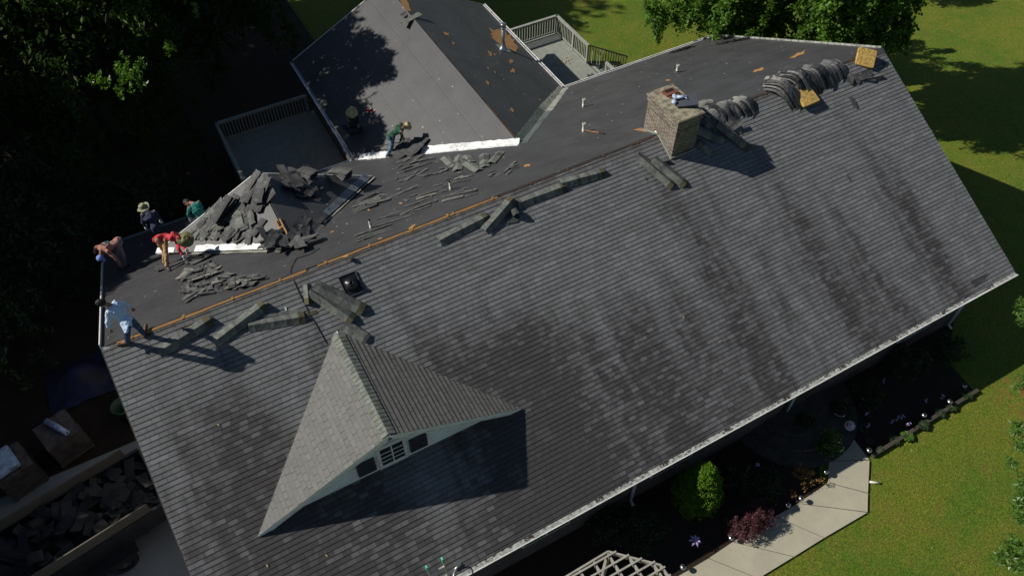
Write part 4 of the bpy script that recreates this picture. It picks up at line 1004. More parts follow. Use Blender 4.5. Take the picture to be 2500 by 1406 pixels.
m = MB(); tb = V(24.2, -15.2, G0); m.path([tb, tb+V(-.2, .3, 1.2), tb+V(-.5, .9, 2.4)], 0, 8, 0, [.12, .09, .04])
for q in ce[::9]: m.path([tb+V(-.3, .5, 1.8), (tb+V(-.3, .5, 1.8)).lerp(Vector(q), .5)+V(0, 0, .2), Vector(q)], 0, 5, 0, [.04, .02, .006])
m.build('trunk', M['bark'], t)

# ------------------------------------------------------------------ decks
def railing(t, p1, p2, posts=(0, 1), h=.95, nb=None, mat='rail', cap=.13):
    p1, p2 = Vector(p1), Vector(p2); d = (p2-p1); Lg = d.length; dn = d.normalized(); Z = V(0, 0, 1)
    m = MB(); m.bar(p1+Z*h-dn*.05, p2+Z*h+dn*.05, cap, .035); m.bar(p1+Z*(h-.07), p2+Z*(h-.07), .035, .08); m.build('top_rail', M[mat], t)
    m = MB(); m.bar(p1+Z*.09, p2+Z*.09, .035, .08); m.build('bottom_rail', M[mat], t)
    for f in posts:
        q = p1.lerp(p2, f); m = MB(); m.box(q+Z*(h/2-.02), .09, .09, h, (dn, dn.cross(Z), Z)); m.build('post', M[mat], t)
    nb = nb or int(Lg/.135)
    for i in range(nb):
        q = p1.lerp(p2, (i+.5)/nb); m = MB(); m.box(q+Z*(h/2), .036, .036, h-.1, (dn, dn.cross(Z), Z)); m.build('baluster', M[mat], t)
DZ = -6.35
def decking(m, x0, x1, y0, y1, along='x'):
    y = y0
    while y < y1-.01:
        m.box(((x0+x1)/2, y+.068, DZ-.02), x1-x0, .130, .04); y += .14
de = thing('deck', 'sunlit grey painted deck with railing between the wing and the lawn', 'deck', (19.4, 10, DZ))
m = MB(); decking(m, XW+WW-.33, 21.45, 7.0, 14.35); m.box((19.3, 10.7, DZ-.09), 4.2, 7.2, .1, m=1); m.build('deck_boards', [M['deck'], M['void']], de)
railing(de, (17.3, 14.3, DZ), (21.45, 14.3, DZ), (0, 1)); railing(de, (21.45, 14.3, DZ), (21.45, 11.55, DZ), (.56, 1)); railing(de, (21.45, 10.0, DZ), (21.45, 7.1, DZ), (0, 1))
for x, y in ((21.3, 14.1), (21.3, 11.5), (21.3, 7.3), (17.5, 14.1)):
    m = MB(); m.box((x, y, (DZ-.15-8.1)/2), .14, .14, abs(DZ-.15+8.1)); m.build('support_post', M['rail'], de)
# stair flight down to the lawn with its own dark sloping rails
st = MB()
for k in range(8): st.box((21.65+k*.27, 10.78, DZ-.16*(k+1)), .28, 1.45, .04)
for yy in (11.52, 10.04): st.bar((21.5, yy, DZ-.1), (23.8, yy, DZ-1.45), .04, .24)
st.build('stair', M['deck'], de)
for yy, nm in ((11.52, 1), (10.04, 0)):
    m = MB(); m.bar((21.5, yy, DZ+.93), (23.8, yy, DZ-.42), .10, .035); m.build('handrail', M['timber'], de)
    for k in range(15):
        f = (k+.5)/15; x = 21.5+2.3*f; zb = DZ-1.35*f; m = MB(); m.box((x, yy, zb+.42), .034, .034, .98); m.build('baluster', M['timber'] if k > 5 else M['rail'], de)
# scrap and leaves on the sunlit deck
p = atz(1442, 186, DZ+.01); m = MB()
m.slab([p+V(x, y, .012) for x, y in ((-.2, -.06), (-.02, -.16), (.1, -.1), (.2, .02), (.14, .14), (.02, .06), (-.04, .18), (-.12, .1))], (0,0,1), .012)
tag(m.build('shingle_scrap', M['scrap2'], None, loc=tuple(p)), 'dark torn shingle scrap lying on the sunlit deck boards', 'shingle scrap')
p = atz(1377, 152, DZ+.01); m = MB()
for k in range(26): 
    c = p+V(rnd.gauss(0, .22), rnd.gauss(0, .09), .02); an = rnd.uniform(0, 6); m.bar(c, c+V(math.cos(an)*.07, math.sin(an)*.07, .01), .035, .008)
o = tag(m.build('dry_leaves', M['straw'], None, loc=tuple(p)), 'small drift of dry leaves on the sunlit deck', 'leaves'); o['kind'] = 'stuff'

dw = thing('deck', 'shaded deck with railing between the wing and the dark wood', 'deck', (7, 11, DZ))
m = MB(); decking(m, 5.05, XW-WW+.33, 6.9, 14.3); m.box((7.0, 10.6, DZ-.09), 4.0, 7.2, .1, m=1); m.build('deck_boards', [M['deck'], M['void']], dw)
railing(dw, (5.1, 14.2, DZ), (8.9, 14.2, DZ), (0, 1)); railing(dw, (5.1, 14.2, DZ), (5.1, 7.0, DZ), (.33, .66, 1))

# ------------------------------------------------------------------ garden in front
def bush(label, u, v, h, rx, n, per, mat, name='shrub', cat='shrub', size=.07, spread=.16, droop=.2, aspect=.5, seed=1, group=None, ry=None, zb=None, shell=.35):
    b0 = atz(u, v, G0+.04 if zb is None else zb); t = thing(name, label, cat, tuple(b0), group)
    pts = crown_pts((b0.x, b0.y, b0.z+h*.55), rx, ry or rx, h*.5, n, seed, shell, -.8)
    leaf_mesh('foliage', pts, per, spread, size, mat, t, droop=droop, aspect=aspect, seed=seed)
    m = MB(); r2 = random.Random(seed)
    for k in range(5): q = Vector(pts[r2.randrange(len(pts))]); m.path([b0, b0.lerp(q, .5)+V(0, 0, .05), q], 0, 5, 0, [.02, .014, .006])
    m.build('stem', M['bark'], t); return t
# conical arborvitae
b0 = atz(1690, 1232, G0); t = thing('conical_shrub', 'tall egg-shaped evergreen shrub with a sunlit yellow-green tip', 'shrub', tuple(b0))
r2 = np.random.default_rng(5); ce = []
for k in range(640):
    f = r2.random()**.8; z = .12+2.22*f; rr = .66*max(.05, (1-f**1.9))**.62*(.55+.45*min(1, f*5))*(1+.12*math.sin(f*9+k)); a8 = r2.random()*6.28; q = .78+.22*r2.random()
    ce.append((b0.x+math.cos(a8)*rr*q, b0.y+math.sin(a8)*rr*q, b0.z+z))
leaf_mesh('foliage', ce, 46, .12, .05, L['conifer'], t, droop=-.4, aspect=.45, seed=5)
m = MB(); m.path([b0, b0+V(0, 0, 1.7)], 0, 8, 0, [.08, .03]); m.build('trunk', M['bark'], t)
bush('low purple weeping maple spilling over the walkway edge', 1824, 1284, .75, .74, 150, 60, L['maple'], 'weeping_maple', 'shrub', .075, .15, .9, .22, 11, ry=.42)
bush('small bright shrub beside the porch steps at the head of the walk', 2008, 1104, 1.05, .34, 60, 40, L['shrub'], size=.075, spread=.16, seed=12)
bush('bronze-leaved shrub in the dark bed, half lit', 1958, 1172, .55, .42, 26, 26, L['bronze'], size=.06, spread=.12, seed=13, aspect=.3)
bush('little bronze sprig beside the path light in the middle of the walk', 1935, 1212, .25, .14, 6, 20, L['bronze'], size=.05, spread=.08, seed=14, aspect=.3)
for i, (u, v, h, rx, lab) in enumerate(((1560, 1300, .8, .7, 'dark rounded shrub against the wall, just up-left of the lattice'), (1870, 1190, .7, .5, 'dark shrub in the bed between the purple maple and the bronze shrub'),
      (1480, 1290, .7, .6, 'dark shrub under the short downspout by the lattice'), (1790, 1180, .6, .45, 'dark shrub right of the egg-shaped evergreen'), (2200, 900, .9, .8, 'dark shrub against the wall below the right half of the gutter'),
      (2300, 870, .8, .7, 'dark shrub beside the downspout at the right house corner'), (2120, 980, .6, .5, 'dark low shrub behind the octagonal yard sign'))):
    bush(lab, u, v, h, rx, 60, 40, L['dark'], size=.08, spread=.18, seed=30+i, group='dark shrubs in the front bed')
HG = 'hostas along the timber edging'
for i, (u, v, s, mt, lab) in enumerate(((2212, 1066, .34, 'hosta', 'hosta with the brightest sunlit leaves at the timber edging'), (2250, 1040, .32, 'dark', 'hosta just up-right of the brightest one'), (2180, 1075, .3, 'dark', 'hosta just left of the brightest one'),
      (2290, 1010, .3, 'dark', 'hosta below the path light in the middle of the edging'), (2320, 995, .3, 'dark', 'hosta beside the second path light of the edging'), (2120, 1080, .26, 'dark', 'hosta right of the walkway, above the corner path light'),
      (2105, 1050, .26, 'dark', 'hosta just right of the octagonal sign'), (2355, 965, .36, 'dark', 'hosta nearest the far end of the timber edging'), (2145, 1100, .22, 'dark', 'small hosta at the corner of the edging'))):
    b0 = atz(u, v, G0+.05); t = thing('hosta', lab, 'plant', tuple(b0), HG); m = MB(); n = 15
    for k in range(n):
        a8 = 6.283*k/n+rnd.uniform(-.2, .2); l = s*.62*rnd.uniform(.75, 1.15); w2 = l*.32; d8 = V(math.cos(a8), math.sin(a8), 0); e8 = V(-d8.y, d8.x, 0); up = rnd.uniform(.25, .7)
        rows = []
        for f, wf in ((.15, .05), (.4, .7), (.65, 1), (.88, .55), (1.0, .04)):
            c = b0 + d8*l*f + V(0, 0, up*l*(f*1.7-1.5*f*f)+.06); rows.append([c-e8*w2*wf+V(0, 0, .02), c, c+e8*w2*wf+V(0, 0, .02)])
        m.grid(rows, 0)
    o = m.build('foliage', L[mt], t)
    u2 = o.data.uv_layers[0].data
    for q in u2: q.uv = ((q.uv[0]*1.7) % 1, .5)
# lilac flower stalks
for i, (u, v, lab) in enumerate(((2168, 1040, 'lilac flower spike standing left of the brightest hosta'), (2182, 1032, 'lilac flower spike between the two taller spikes'), (2194, 1031, 'lilac flower spike above the brightest hosta'), (2207, 1047, 'lilac flower ring at the edging above the brightest hosta'), (2251, 992, 'tall lilac flower spike in the middle of the bed'),
      (2107, 1021, 'faint lilac flower right of the octagonal sign'), (2110, 1050, 'faint lilac flower below right of the octagonal sign'), (2098, 988, 'faint lilac flower above right of the octagonal sign'), (2113, 988, 'faint lilac flower furthest up the bed above the sign'), (2148, 943, 'lone whitish flower in the darkest part of the bed'), (2290, 980, 'lilac flower spike right of the tall one'))):
    b0 = atz(u, v, G0+.05); t = thing('flower_spike', lab, 'flower', tuple(b0), 'lilac flower spikes in the bed'); m = MB(); m.tube(b0, b0+V(.02, 0, .42), .006, .004, 5); m.build('stem', M['bark'], t)
    ce = [(b0.x+.02+rnd.uniform(-.03, .03), b0.y+rnd.uniform(-.03, .03), b0.z+.25+.05*k) for k in range(4)]
    leaf_mesh('petals', ce, 7, .035, .045, M['purpleglass'], t, droop=.6, aspect=.6, seed=90+i)
# solar path lights
def path_light(u, v, lab):
    b0 = atz(u, v, G0+.34); b0.z = G0+.02; t = thing('path_light', lab, 'garden light', tuple(b0), 'solar lights along the walk and edging')
    m = MB(); m.tube(b0, b0+V(0, 0, .26), .009, .009, 6); m.build('stake', M['stakeblk'], t)
    m = MB(); m.lathe(b0+V(0, 0, .24), [(.012, 0), (.05, .02), (.082, .05), (.085, .065), (.07, .09), (.045, .105)], n=18); m.build('lamp_head', M['silver'], t)
    m = MB(); m.lathe(b0+V(0, 0, .24), [(.045, .105), (.03, .112), (0, .114)], n=12); m.build('solar_cell', M['void'], t)
for u, v, lab in ((2123, 1098, 'silver path light at the corner where walk and timber edging meet'), (2017, 1150, 'silver path light left of the shaded stretch of the walk'), (1924, 1231, 'silver path light beside the tree shadow on the walk'), (1786, 1311, 'silver path light just left of the purple maple, its round shadow on the walk'),
      (1668, 1383, 'silver path light nearest the lattice at the bottom'), (2257, 1012, 'silver path light in the middle of the timber edging'), (2320, 979, 'silver path light second from the far end of the edging'), (2355, 940, 'silver path light at the far end of the bed'), (1957, 1215, 'pale path light half hidden between bronze sprig and walk')):
    path_light(u, v, lab)
# garden ornaments
for i, (u, v, lab) in enumerate(((1697, 1318, 'lilac glass flower ornament lower left of the purple maple'), (1845, 1140, 'violet glass ball ornament on a curled stake in the dark bed'))):
    b0 = atz(u, v, G0+.5); b0.z = G0; t = thing('garden_ornament', lab, 'ornament', tuple(b0)); m = MB(); m.path([b0, b0+V(0, 0, .45), b0+V(.05, .03, .55), b0+V(.12, .05, .5)], .008, 6); m.build('stake', M['alu'], t)
    m = MB()
    if i: m.lathe(b0+V(.12, .05, .38), [(0, 0), (.05, .02), (.07, .07), (.05, .12), (0, .14)], n=12)
    else:
        for k in range(7): a8 = k*.9; m.slab([b0+V(0, 0, .5), b0+V(math.cos(a8-.25)*.13, math.sin(a8-.25)*.13, .53), b0+V(math.cos(a8)*.19, math.sin(a8)*.19, .46), b0+V(math.cos(a8+.25)*.13, math.sin(a8+.25)*.13, .53)], (0, 0, 1), .006)
    m.build('glass_flower' if not i else 'glass_ball', M['purpleglass'], t)
m = MB(); p0 = atz(1822, 1150, G0+.4); m.bar(p0+V(-.12, -.1, 0), p0+V(.10, .04, .05), .02, .02)
for q in (p0+V(-.12, -.1, 0), p0+V(.1, .04, .05)): m.tube(V(q.x, q.y, G0), q, .008, .008, 5)
tag(m.build('stake_marker', M['whitealu'], None, loc=tuple(p0)), 'thin white bracket stake left of the violet glass ball', 'stake')
# octagonal yard sign
c = atz(2075, 1039, G0+.55); c2 = V(c.x, c.y, G0+.55); t = thing('yard_sign', 'octagonal white and red security sign reading CPI at the head of the walk', 'sign', (c.x, c.y, G0))
N_ = (CAM-c2); N_.z *= .8; N_.normalize(); X = V(.90, .42, 0); X = (X-N_*X.dot(N_)).normalized(); Y = N_.cross(X).normalized()
def octa(r, off, mat, nm, th=.006, rx=1.0):
    m = MB(); m.slab([c2+X*math.cos(t8)*r*rx+Y*math.sin(t8)*r+N_*off for t8 in [math.pi/8+math.pi/4*k for k in range(8)]], N_, th); return m.build(nm, M[mat], t)
octa(.160, .0, 'white_s', 'sign_face', .01); octa(.146, .004, 'sign_d', 'sign_border', .003); octa(.134, .008, 'white_s', 'sign_panel', .003)
m = MB(); m.slab([c2+X*a9+Y*b9+N_*.012 for a9, b9 in ((-.09, .05), (.10, .05), (.06, .115), (-.05, .115))], N_, .003); m.build('sign_band', M['sign_r'], t)
def text_on(s, size, cc, Xv, Nv, mat, name, parent, ext=.004):
    cu = bpy.data.curves.new(name, 'FONT'); cu.body = s; cu.size = size; cu.align_x = 'CENTER'; cu.align_y = 'CENTER'; cu.extrude = ext; cu.offset = .006*size*10*.1
    tmp = bpy.data.objects.new(name, cu); COL.objects.link(tmp); dg = bpy.context.evaluated_depsgraph_get(); me = bpy.data.meshes.new_from_object(tmp.evaluated_get(dg))
    bpy.data.objects.remove(tmp); ob = bpy.data.objects.new(name, me); COL.objects.link(ob); me.materials.clear(); me.materials.append(mat)
    Yv = Nv.cross(Xv); mt = Matrix((Xv, Yv, Nv)).transposed().to_4x4(); ob.matrix_world = Matrix.Translation(cc-(wloc(parent) if parent else V(0, 0, 0))) @ mt
    if parent: ob.parent = parent
    return ob
text_on('CPI', .135, c2-Y*.015+N_*.014, X, N_, M['sign_d'], 'lettering', t)
m = MB(); m.tube(V(c.x, c.y, G0), V(c.x, c.y, G0+.5)-N_*.02, .012, .012, 6); m.build('stake', M['stakeblk'], t)
# pots by the steps
for u, v, lab in ((1962, 1035, 'dark ribbed planter left of the head of the walk'), (2048, 1002, 'dark ribbed planter at the right foot of the porch steps')):
    b0 = atz(u, v, G0+.3); b0.z = G0+.05; t = thing('planter', lab, 'planter', tuple(b0), 'planters at the porch steps')
    m = MB(); m.lathe(b0, [(.0, 0), (.14, 0), (.17, .1), (.19, .1), (.20, .2), (.21, .2), (.22, .33), (.24, .33), (.24, .37), (.20, .37), (.19, .3), (0, .3)], n=18); m.build('pot', M['slate'], t)
    for zz in (.16, .27): 
        m = MB(); m.lathe(b0+V(0, 0, zz), [(.2, -.012), (.225, -.012), (.225, .012), (.2, .012)], n=18); m.build('hoop', M['galv'], t)
    leaf_mesh('plant', crown_pts((b0.x, b0.y, b0.z+.5), .24, .24, .2, 26, 6), 26, .12, .07, L['dark'], t, seed=7)
# timber edging of the bed, white drain pipe, twig shadows
m = MB(); m.bar((18.42, -9.56, G0+.06), (23.1, -9.50, G0+.06), .11, .20); tag(m.build('timber_edging', M['timber'], None, loc=(20.7, -9.53, G0)), 'long dark timber edging between bed and lawn', 'edging')
a9, b9 = atz(2124, 1175, G0+.05), atz(2139, 1180, G0+.06); m = MB(); m.tube(a9-V(.02, 0, 0), b9+V(.1, -.03, 0), .035, .035, 10)
tag(m.build('drain_pipe', M['pvc'], None, loc=tuple(a9)), 'short white drain pipe sticking out of the walk into the lawn', 'pipe')
# wire plant stand in front of the steps
p0 = atz(1905, 1015, G0+.4); p0.z = G0+.1; m = MB(); m.path([p0+V(-.6, -.4, 0), p0+V(-.5, -.3, .7), p0+V(-.1, 0, .9), p0+V(.3, .1, .7), p0+V(.4, .1, 0)], .012, 6)
tag(m.build('shepherd_hook', M['stakeblk'], None, loc=tuple(p0)), 'thin black bent garden hook in front of the porch steps', 'garden hook')

# ------------------------------------------------------------------ octagonal lattice gazebo roof at the bottom edge
gz_ = thing('gazebo', 'weathered open lattice gazebo roof at the bottom edge', 'gazebo', (8.35, -10.3, G0))
cG = V(8.35, -10.38, -4.05); R8 = 1.72
oct_ = [cG+V(math.cos(t8)*R8, math.sin(t8)*R8, 0) for t8 in [math.pi/8+math.pi/4*k+.02 for k in range(8)]]
def inside(p, sc_=1.0):
    for k in range(8):
        a0, a1 = oct_[k], oct_[(k+1) % 8]; e = a1-a0; n_ = V(-e.y, e.x, 0).normalized()
        if (p-(cG+(a0-cG)*sc_)).dot(n_) < 0: return False
    return True
def clipline(p, d):
    t0, t1 = -9, 9
    for k in range(8):
        a0, a1 = oct_[k], oct_[(k+1) % 8]; e = a1-a0; n_ = V(-e.y, e.x, 0).normalized(); den = d.dot(n_); num = (a0-p).dot(n_)
        if abs(den) < 1e-6: 
            if num > 0: return None
            continue
        t8 = num/den
        if den > 0: t0 = max(t0, t8)
        else: t1 = min(t1, t8)
    return (t0, t1) if t1-t0 > .2 else None
k = -1.65
while k < 1.7:                                    # upper slats run along x
    r8 = clipline(cG+V(0, k, 0), V(1, 0, 0))
    if r8: m = MB(); m.bar(cG+V(r8[0]-.06, k, .06), cG+V(r8[1]+.06, k, .06), .045, .045); m.build('slat', M['oldwood'], gz_)
    k += .225
k = -1.5
while k < 1.6:                                    # joists below
    r8 = clipline(cG+V(k, 0, 0), V(0, 1, 0))
    if r8: m = MB(); m.bar(cG+V(k, r8[0], -.03), cG+V(k, r8[1], -.03), .05, .13); m.build('joist', M['oldwood'], gz_)
    k += .42
for k in range(8):
    m = MB(); m.bar(oct_[k]+V(0, 0, -.02), oct_[(k+1) % 8]+V(0, 0, -.02), .045, .15); m.build('beam', M['oldwood'], gz_)
    m = MB(); m.box((oct_[k].x*.96+cG.x*.04, oct_[k].y*.96+cG.y*.04, (G0-4.13)/2), .09, .09, abs(G0+4.13)); m.build('post', M['oldwood'], gz_)
# lattice panel hanging inside
for j in range(12):
    m = MB(); q = cG+V(-.75+j*.11, .98, -.15); m.bar(q, q+V(.14, -.02, -.55), .03, .01, (0, 1, 0)); m.build('lattice_lath', M['oldwood'], gz_)
for j in range(4):
    m = MB(); q = cG+V(-.75, .99, -.2-j*.14); m.bar(q, q+V(1.35, 0, 0), .03, .01, (0, 1, 0)); m.build('lattice_lath', M['oldwood'], gz_)

# ------------------------------------------------------------------ ladder leaning on the front eave
ld = thing('ladder', 'ladder with green tipped rails sticking up over the front gutter', 'ladder', (4.6, -8.6, G0))
topL = atz(1042, 1386, -2.78); topR = atz(1080, 1366, -2.78)
sl = (7.86+topR.y)/.97
bl_, br_ = V(topL.x+.03, topL.y-sl*(G0*-1-2.78), G0), V(topR.x+.03, topR.y-sl*(G0*-1-2.78), G0)
for a9, b9 in ((topL, bl_), (topR, br_)):
    m = MB(); m.bar(a9, b9, .03, .075, (0, 1, 0)); m.build('rail', M['alu'], ld)
    m = MB(); m.bar(a9+(a9-b9).normalized()*.05, a9-(a9-b9).normalized()*.08, .042, .085, (0, 1, 0)); m.build('rail_cap', M['mint'], ld)
k = .05
while k < .97:
    m = MB(); m.bar(topL.lerp(bl_, k), topR.lerp(br_, k), .035, .03); m.build('rung', M['alu'], ld); k += .072
m = MB(); q = topR.lerp(br_, .20); e = FR.px(1118, 1384)+FR.nn*.04
m.path([q, q.lerp(e, .55)+V(0, 0, .22), e+V(.05, .03, .10), e], .016, 7); m.path([q+(br_-topR)*.07, q.lerp(e, .55)+V(0, 0, .22)], .011, 6); m.path([e-V(.10, 0, 0), e+V(.10, .04, .0)], .028, 8)
m.build('standoff_arm', M['alu'], ld)
POSES = {
 'white': dict(ankL=(0.582,-0.127,0.017), ankR=(0.977,-0.088,0.036), toeL=(0.392,-0.083,-0.005), toeR=(1.076,0.077,0.075), kneL=(0.682,-0.301,0.386), kneR=(0.963,-0.197,0.442), hipL=(0.779,-0.401,0.793), hipR=(0.914,-0.286,0.86), pel=(0.84,-0.355,0.859), chest=(0.777,-0.136,1.052), neck=(0.693,-0.052,1.259), head=(0.577,-0.032,1.381), shL=(0.582,-0.199,1.229), shR=(0.787,0.096,1.189), elL=(0.474,-0.214,0.961), elR=(0.916,0.158,0.937), wrL=(0.443,-0.186,0.714), wrR=(0.985,0.21,0.702), haL=(0.411,-0.184,0.63), haR=(0.993,0.214,0.613)),
 'red': dict(ankL=(1.765,4.016,-1.96), ankR=(1.808,3.553,-1.728), toeL=(1.842,3.835,-1.916), toeR=(1.848,3.364,-1.675), kneL=(1.905,4.055,-1.564), kneR=(1.934,3.832,-1.44), hipL=(1.879,4.113,-1.137), hipR=(2.067,4.124,-1.154), pel=(1.979,4.096,-1.116), chest=(2.256,3.982,-1.061), neck=(2.446,3.886,-1.174), head=(2.54,3.751,-1.129), shL=(2.339,3.958,-1.317), shR=(2.426,3.772,-1.024), elL=(2.293,3.675,-1.359), elR=(2.425,3.736,-1.312), wrL=(2.342,3.52,-1.549), wrR=(2.479,3.493,-1.319), haL=(2.372,3.511,-1.634), haR=(2.491,3.5,-1.409)),
 'pink': dict(ankL=(0.526,5.024,-2.474), ankR=(0.652,4.965,-2.445), toeL=(0.723,5.017,-2.507), toeR=(0.469,5.017,-2.507), kneL=(0.626,5.037,-2.066), kneR=(0.75,4.95,-2.037), hipL=(0.731,5.052,-1.648), hipR=(0.749,5.229,-1.709), pel=(0.765,5.147,-1.652), chest=(0.477,5.075,-1.62), neck=(0.311,4.91,-1.558), head=(0.238,4.797,-1.662), shL=(0.229,5.073,-1.516), shR=(0.472,4.811,-1.572), elL=(0.153,5.282,-1.702), elR=(0.582,4.693,-1.814), wrL=(0.114,5.037,-1.67), wrR=(0.604,4.607,-2.049), haL=(0.141,5.09,-1.738), haR=(0.612,4.583,-2.136)),
 'navy': dict(ankL=(1.682,6.338,-3.141), ankR=(1.841,6.243,-3.092), toeL=(1.88,6.317,-3.167), toeR=(1.673,6.319,-3.168), kneL=(1.756,6.241,-2.739), kneR=(1.807,6.093,-2.7), hipL=(1.867,6.095,-2.35), hipR=(1.774,5.937,-2.3), pel=(1.834,6,-2.35), chest=(1.796,6.115,-2.076), neck=(1.82,6.3,-1.925), head=(1.751,6.452,-1.888), shL=(1.635,6.258,-1.914), shR=(1.993,6.223,-1.924), elL=(1.542,6.203,-2.183), elR=(2.042,6.275,-2.205), wrL=(1.568,6.273,-2.422), wrR=(2.025,6.37,-2.436), haL=(1.529,6.194,-2.438), haR=(2.02,6.361,-2.525)),
 'teal': dict(ankL=(3.131,6.028,-2.983), ankR=(3.275,6.048,-2.994), toeL=(3.321,6.06,-3.037), toeR=(3.08,6.06,-3.037), kneL=(3.134,5.831,-2.612), kneR=(3.246,5.978,-2.581), hipL=(3.134,5.562,-2.276), hipR=(3.181,5.74,-2.229), pel=(3.188,5.643,-2.253), chest=(3.178,5.679,-1.956), neck=(3.123,5.814,-1.765), head=(3,5.93,-1.778), shL=(2.953,5.762,-1.832), shR=(3.294,5.742,-1.721), elL=(2.863,5.817,-2.102), elR=(3.257,5.813,-2), wrL=(2.861,5.892,-2.34), wrR=(3.096,5.992,-2.066), haL=(2.846,5.888,-2.429), haR=(3.017,6.026,-2.094)),
 'green': dict(ankL=(9.738,6.696,-3.335), ankR=(9.863,6.627,-3.273), toeL=(9.788,6.501,-3.351), toeR=(9.776,6.788,-3.354), kneL=(9.9,6.601,-2.959), kneR=(9.937,6.601,-2.86), hipL=(10.002,6.721,-2.559), hipR=(10.01,6.577,-2.436), pel=(9.972,6.649,-2.495), chest=(10.218,6.661,-2.323), neck=(10.415,6.548,-2.244), head=(10.56,6.626,-2.289), shL=(10.286,6.409,-2.255), shR=(10.439,6.726,-2.181), elL=(10.309,6.469,-2.537), elR=(10.249,6.544,-2.304), wrL=(10.235,6.54,-2.765), wrR=(10.329,6.424,-2.508), haL=(10.165,6.483,-2.774), haR=(10.346,6.408,-2.595)),
 'dark': dict(ankL=(9.171,8.824,-3.614), ankR=(9.393,8.635,-3.504), toeL=(9.262,9.002,-3.607), toeR=(9.263,8.747,-3.607), kneL=(8.922,8.883,-3.28), kneR=(9.065,8.546,-3.256), hipL=(9.326,8.787,-3.393), hipR=(9.461,8.654,-3.385), pel=(9.37,8.698,-3.379), chest=(9.336,8.766,-3.09), neck=(9.301,8.699,-2.862), head=(9.31,8.718,-2.694), shL=(9.135,8.778,-2.909), shR=(9.489,8.726,-2.871), elL=(9.251,8.596,-3.103), elR=(9.359,8.832,-3.107), wrL=(9.087,8.776,-3.161), wrR=(9.425,8.596,-3.157), haL=(9.134,8.716,-3.208), haR=(9.408,8.524,-3.207)),
}

# ------------------------------------------------------------------ people
def capsule(mb, p1, p2, r1, r2, n=10, k=4):
    p1, p2 = Vector(p1), Vector(p2); d = p2-p1
    if d.length < 1e-5: d = V(0, 0, 1e-4); p2 = p1+d
    d = d.normalized(); a = d.orthogonal().normalized(); b = d.cross(a); rows = []
    for i in range(k+1): t = math.pi/2*(1-i/k); rows.append((p1-d*math.sin(t)*r1, max(math.cos(t)*r1, 1e-4)))
    for i in range(k+1): t = math.pi/2*i/k; rows.append((p2+d*math.sin(t)*r2, max(math.cos(t)*r2, 1e-4)))
    mb.grid([[c+(a*math.cos(t)+b*math.sin(t))*r for t in [2*math.pi*q/n for q in range(n)]] for c, r in rows], 0, True, True, True)
def loft(mb, rings, n=16):
    """rings: (centre, right vec * half width, forward vec * half depth)"""
    mb.grid([[c+R*math.cos(t)+F_*math.sin(t) for t in [2*math.pi*q/n for q in range(n)]] for c, R, F_ in rings], 0, True, True, True)
def remesh(mb, name, mat, parent, voxel=.012, smooth=4, wr=0.0, wscale=9, seed=0):
    me = bpy.data.meshes.new(name); me.from_pydata(mb.v, [], mb.f); me.update()
    tmp = bpy.data.objects.new(name, me); COL.objects.link(tmp)
    md = tmp.modifiers.new('r', 'REMESH'); md.mode = 'VOXEL'; md.voxel_size = voxel; md.use_smooth_shade = True
    ms = tmp.modifiers.new('s', 'SMOOTH'); ms.iterations = smooth; ms.factor = .5
    dg = bpy.context.evaluated_depsgraph_get(); m2 = bpy.data.meshes.new_from_object(tmp.evaluated_get(dg)); bpy.data.objects.remove(tmp); m2.name = name
    o3 = wloc(parent)
    nv = len(m2.vertices); co = np.empty(nv*3, dtype=np.float32); m2.vertices.foreach_get('co', co); co = co.reshape(-1, 3)
    if wr:
        no = np.empty(nv*3, dtype=np.float32); m2.vertices.foreach_get('normal', no); no = no.reshape(-1, 3)
        w_ = np.array([mnoise.noise(Vector(c)*wscale+V(seed, 0, 0)) + .5*mnoise.noise(Vector(c)*wscale*2.3) for c in co.tolist()], dtype=np.float32)
        co = co + no*(w_*wr)[:, None]
    co = co - np.array([o3.x, o3.y, o3.z], dtype=np.float32); m2.vertices.foreach_set('co', co.ravel()); m2.update()
    m2.materials.clear(); m2.materials.append(mat)
    m2.polygons.foreach_set('use_smooth', [True]*len(m2.polygons))
    ob = bpy.data.objects.new(name, m2); COL.objects.link(ob); ob.parent = parent; return ob
def hand(mb, wrist, tip, side, grip, fat=1.0, thumb_side=1):
    """palm, four bent fingers of different lengths and a thumb from the side of the palm"""
    d = (tip-wrist).normalized(); s = side - d*side.dot(d); s = s.normalized() if s.length > .01 else d.orthogonal().normalized(); nn = d.cross(s).normalized()
    pc = wrist + d*.015
    for k in range(4): 
        off = s*(.030-.02*k)
        capsule(mb, pc+off*.7, wrist+d*.085+off, .015*fat, .012*fat, 8, 3)
    for k, ln in enumerate((.066, .076, .070, .054)):
        off = s*(.031-.0207*k); p = wrist+d*.086+off; a8 = grip*.35; seg = (ln*.45, ln*.32, ln*.25); r = .0092*fat
        for j in range(3):
            a8 += grip*(.35 if j == 0 else .55); q = p + (d*math.cos(a8)+nn*math.sin(a8)+s*(.02*(1.5-k)))*seg[j]; capsule(mb, p, q, r, r*.9, 8, 3); p = q; r *= .92
    p = wrist+d*.025+s*.032*thumb_side; q = p+(d*.6+s*.7*thumb_side+nn*.35).normalized()*.042; capsule(mb, p, q, .0125*fat, .011*fat, 8, 3)
    q2 = q+(d*.85+nn*.5*grip).normalized()*.032; capsule(mb, q, q2, .0105*fat, .009*fat, 8, 3)
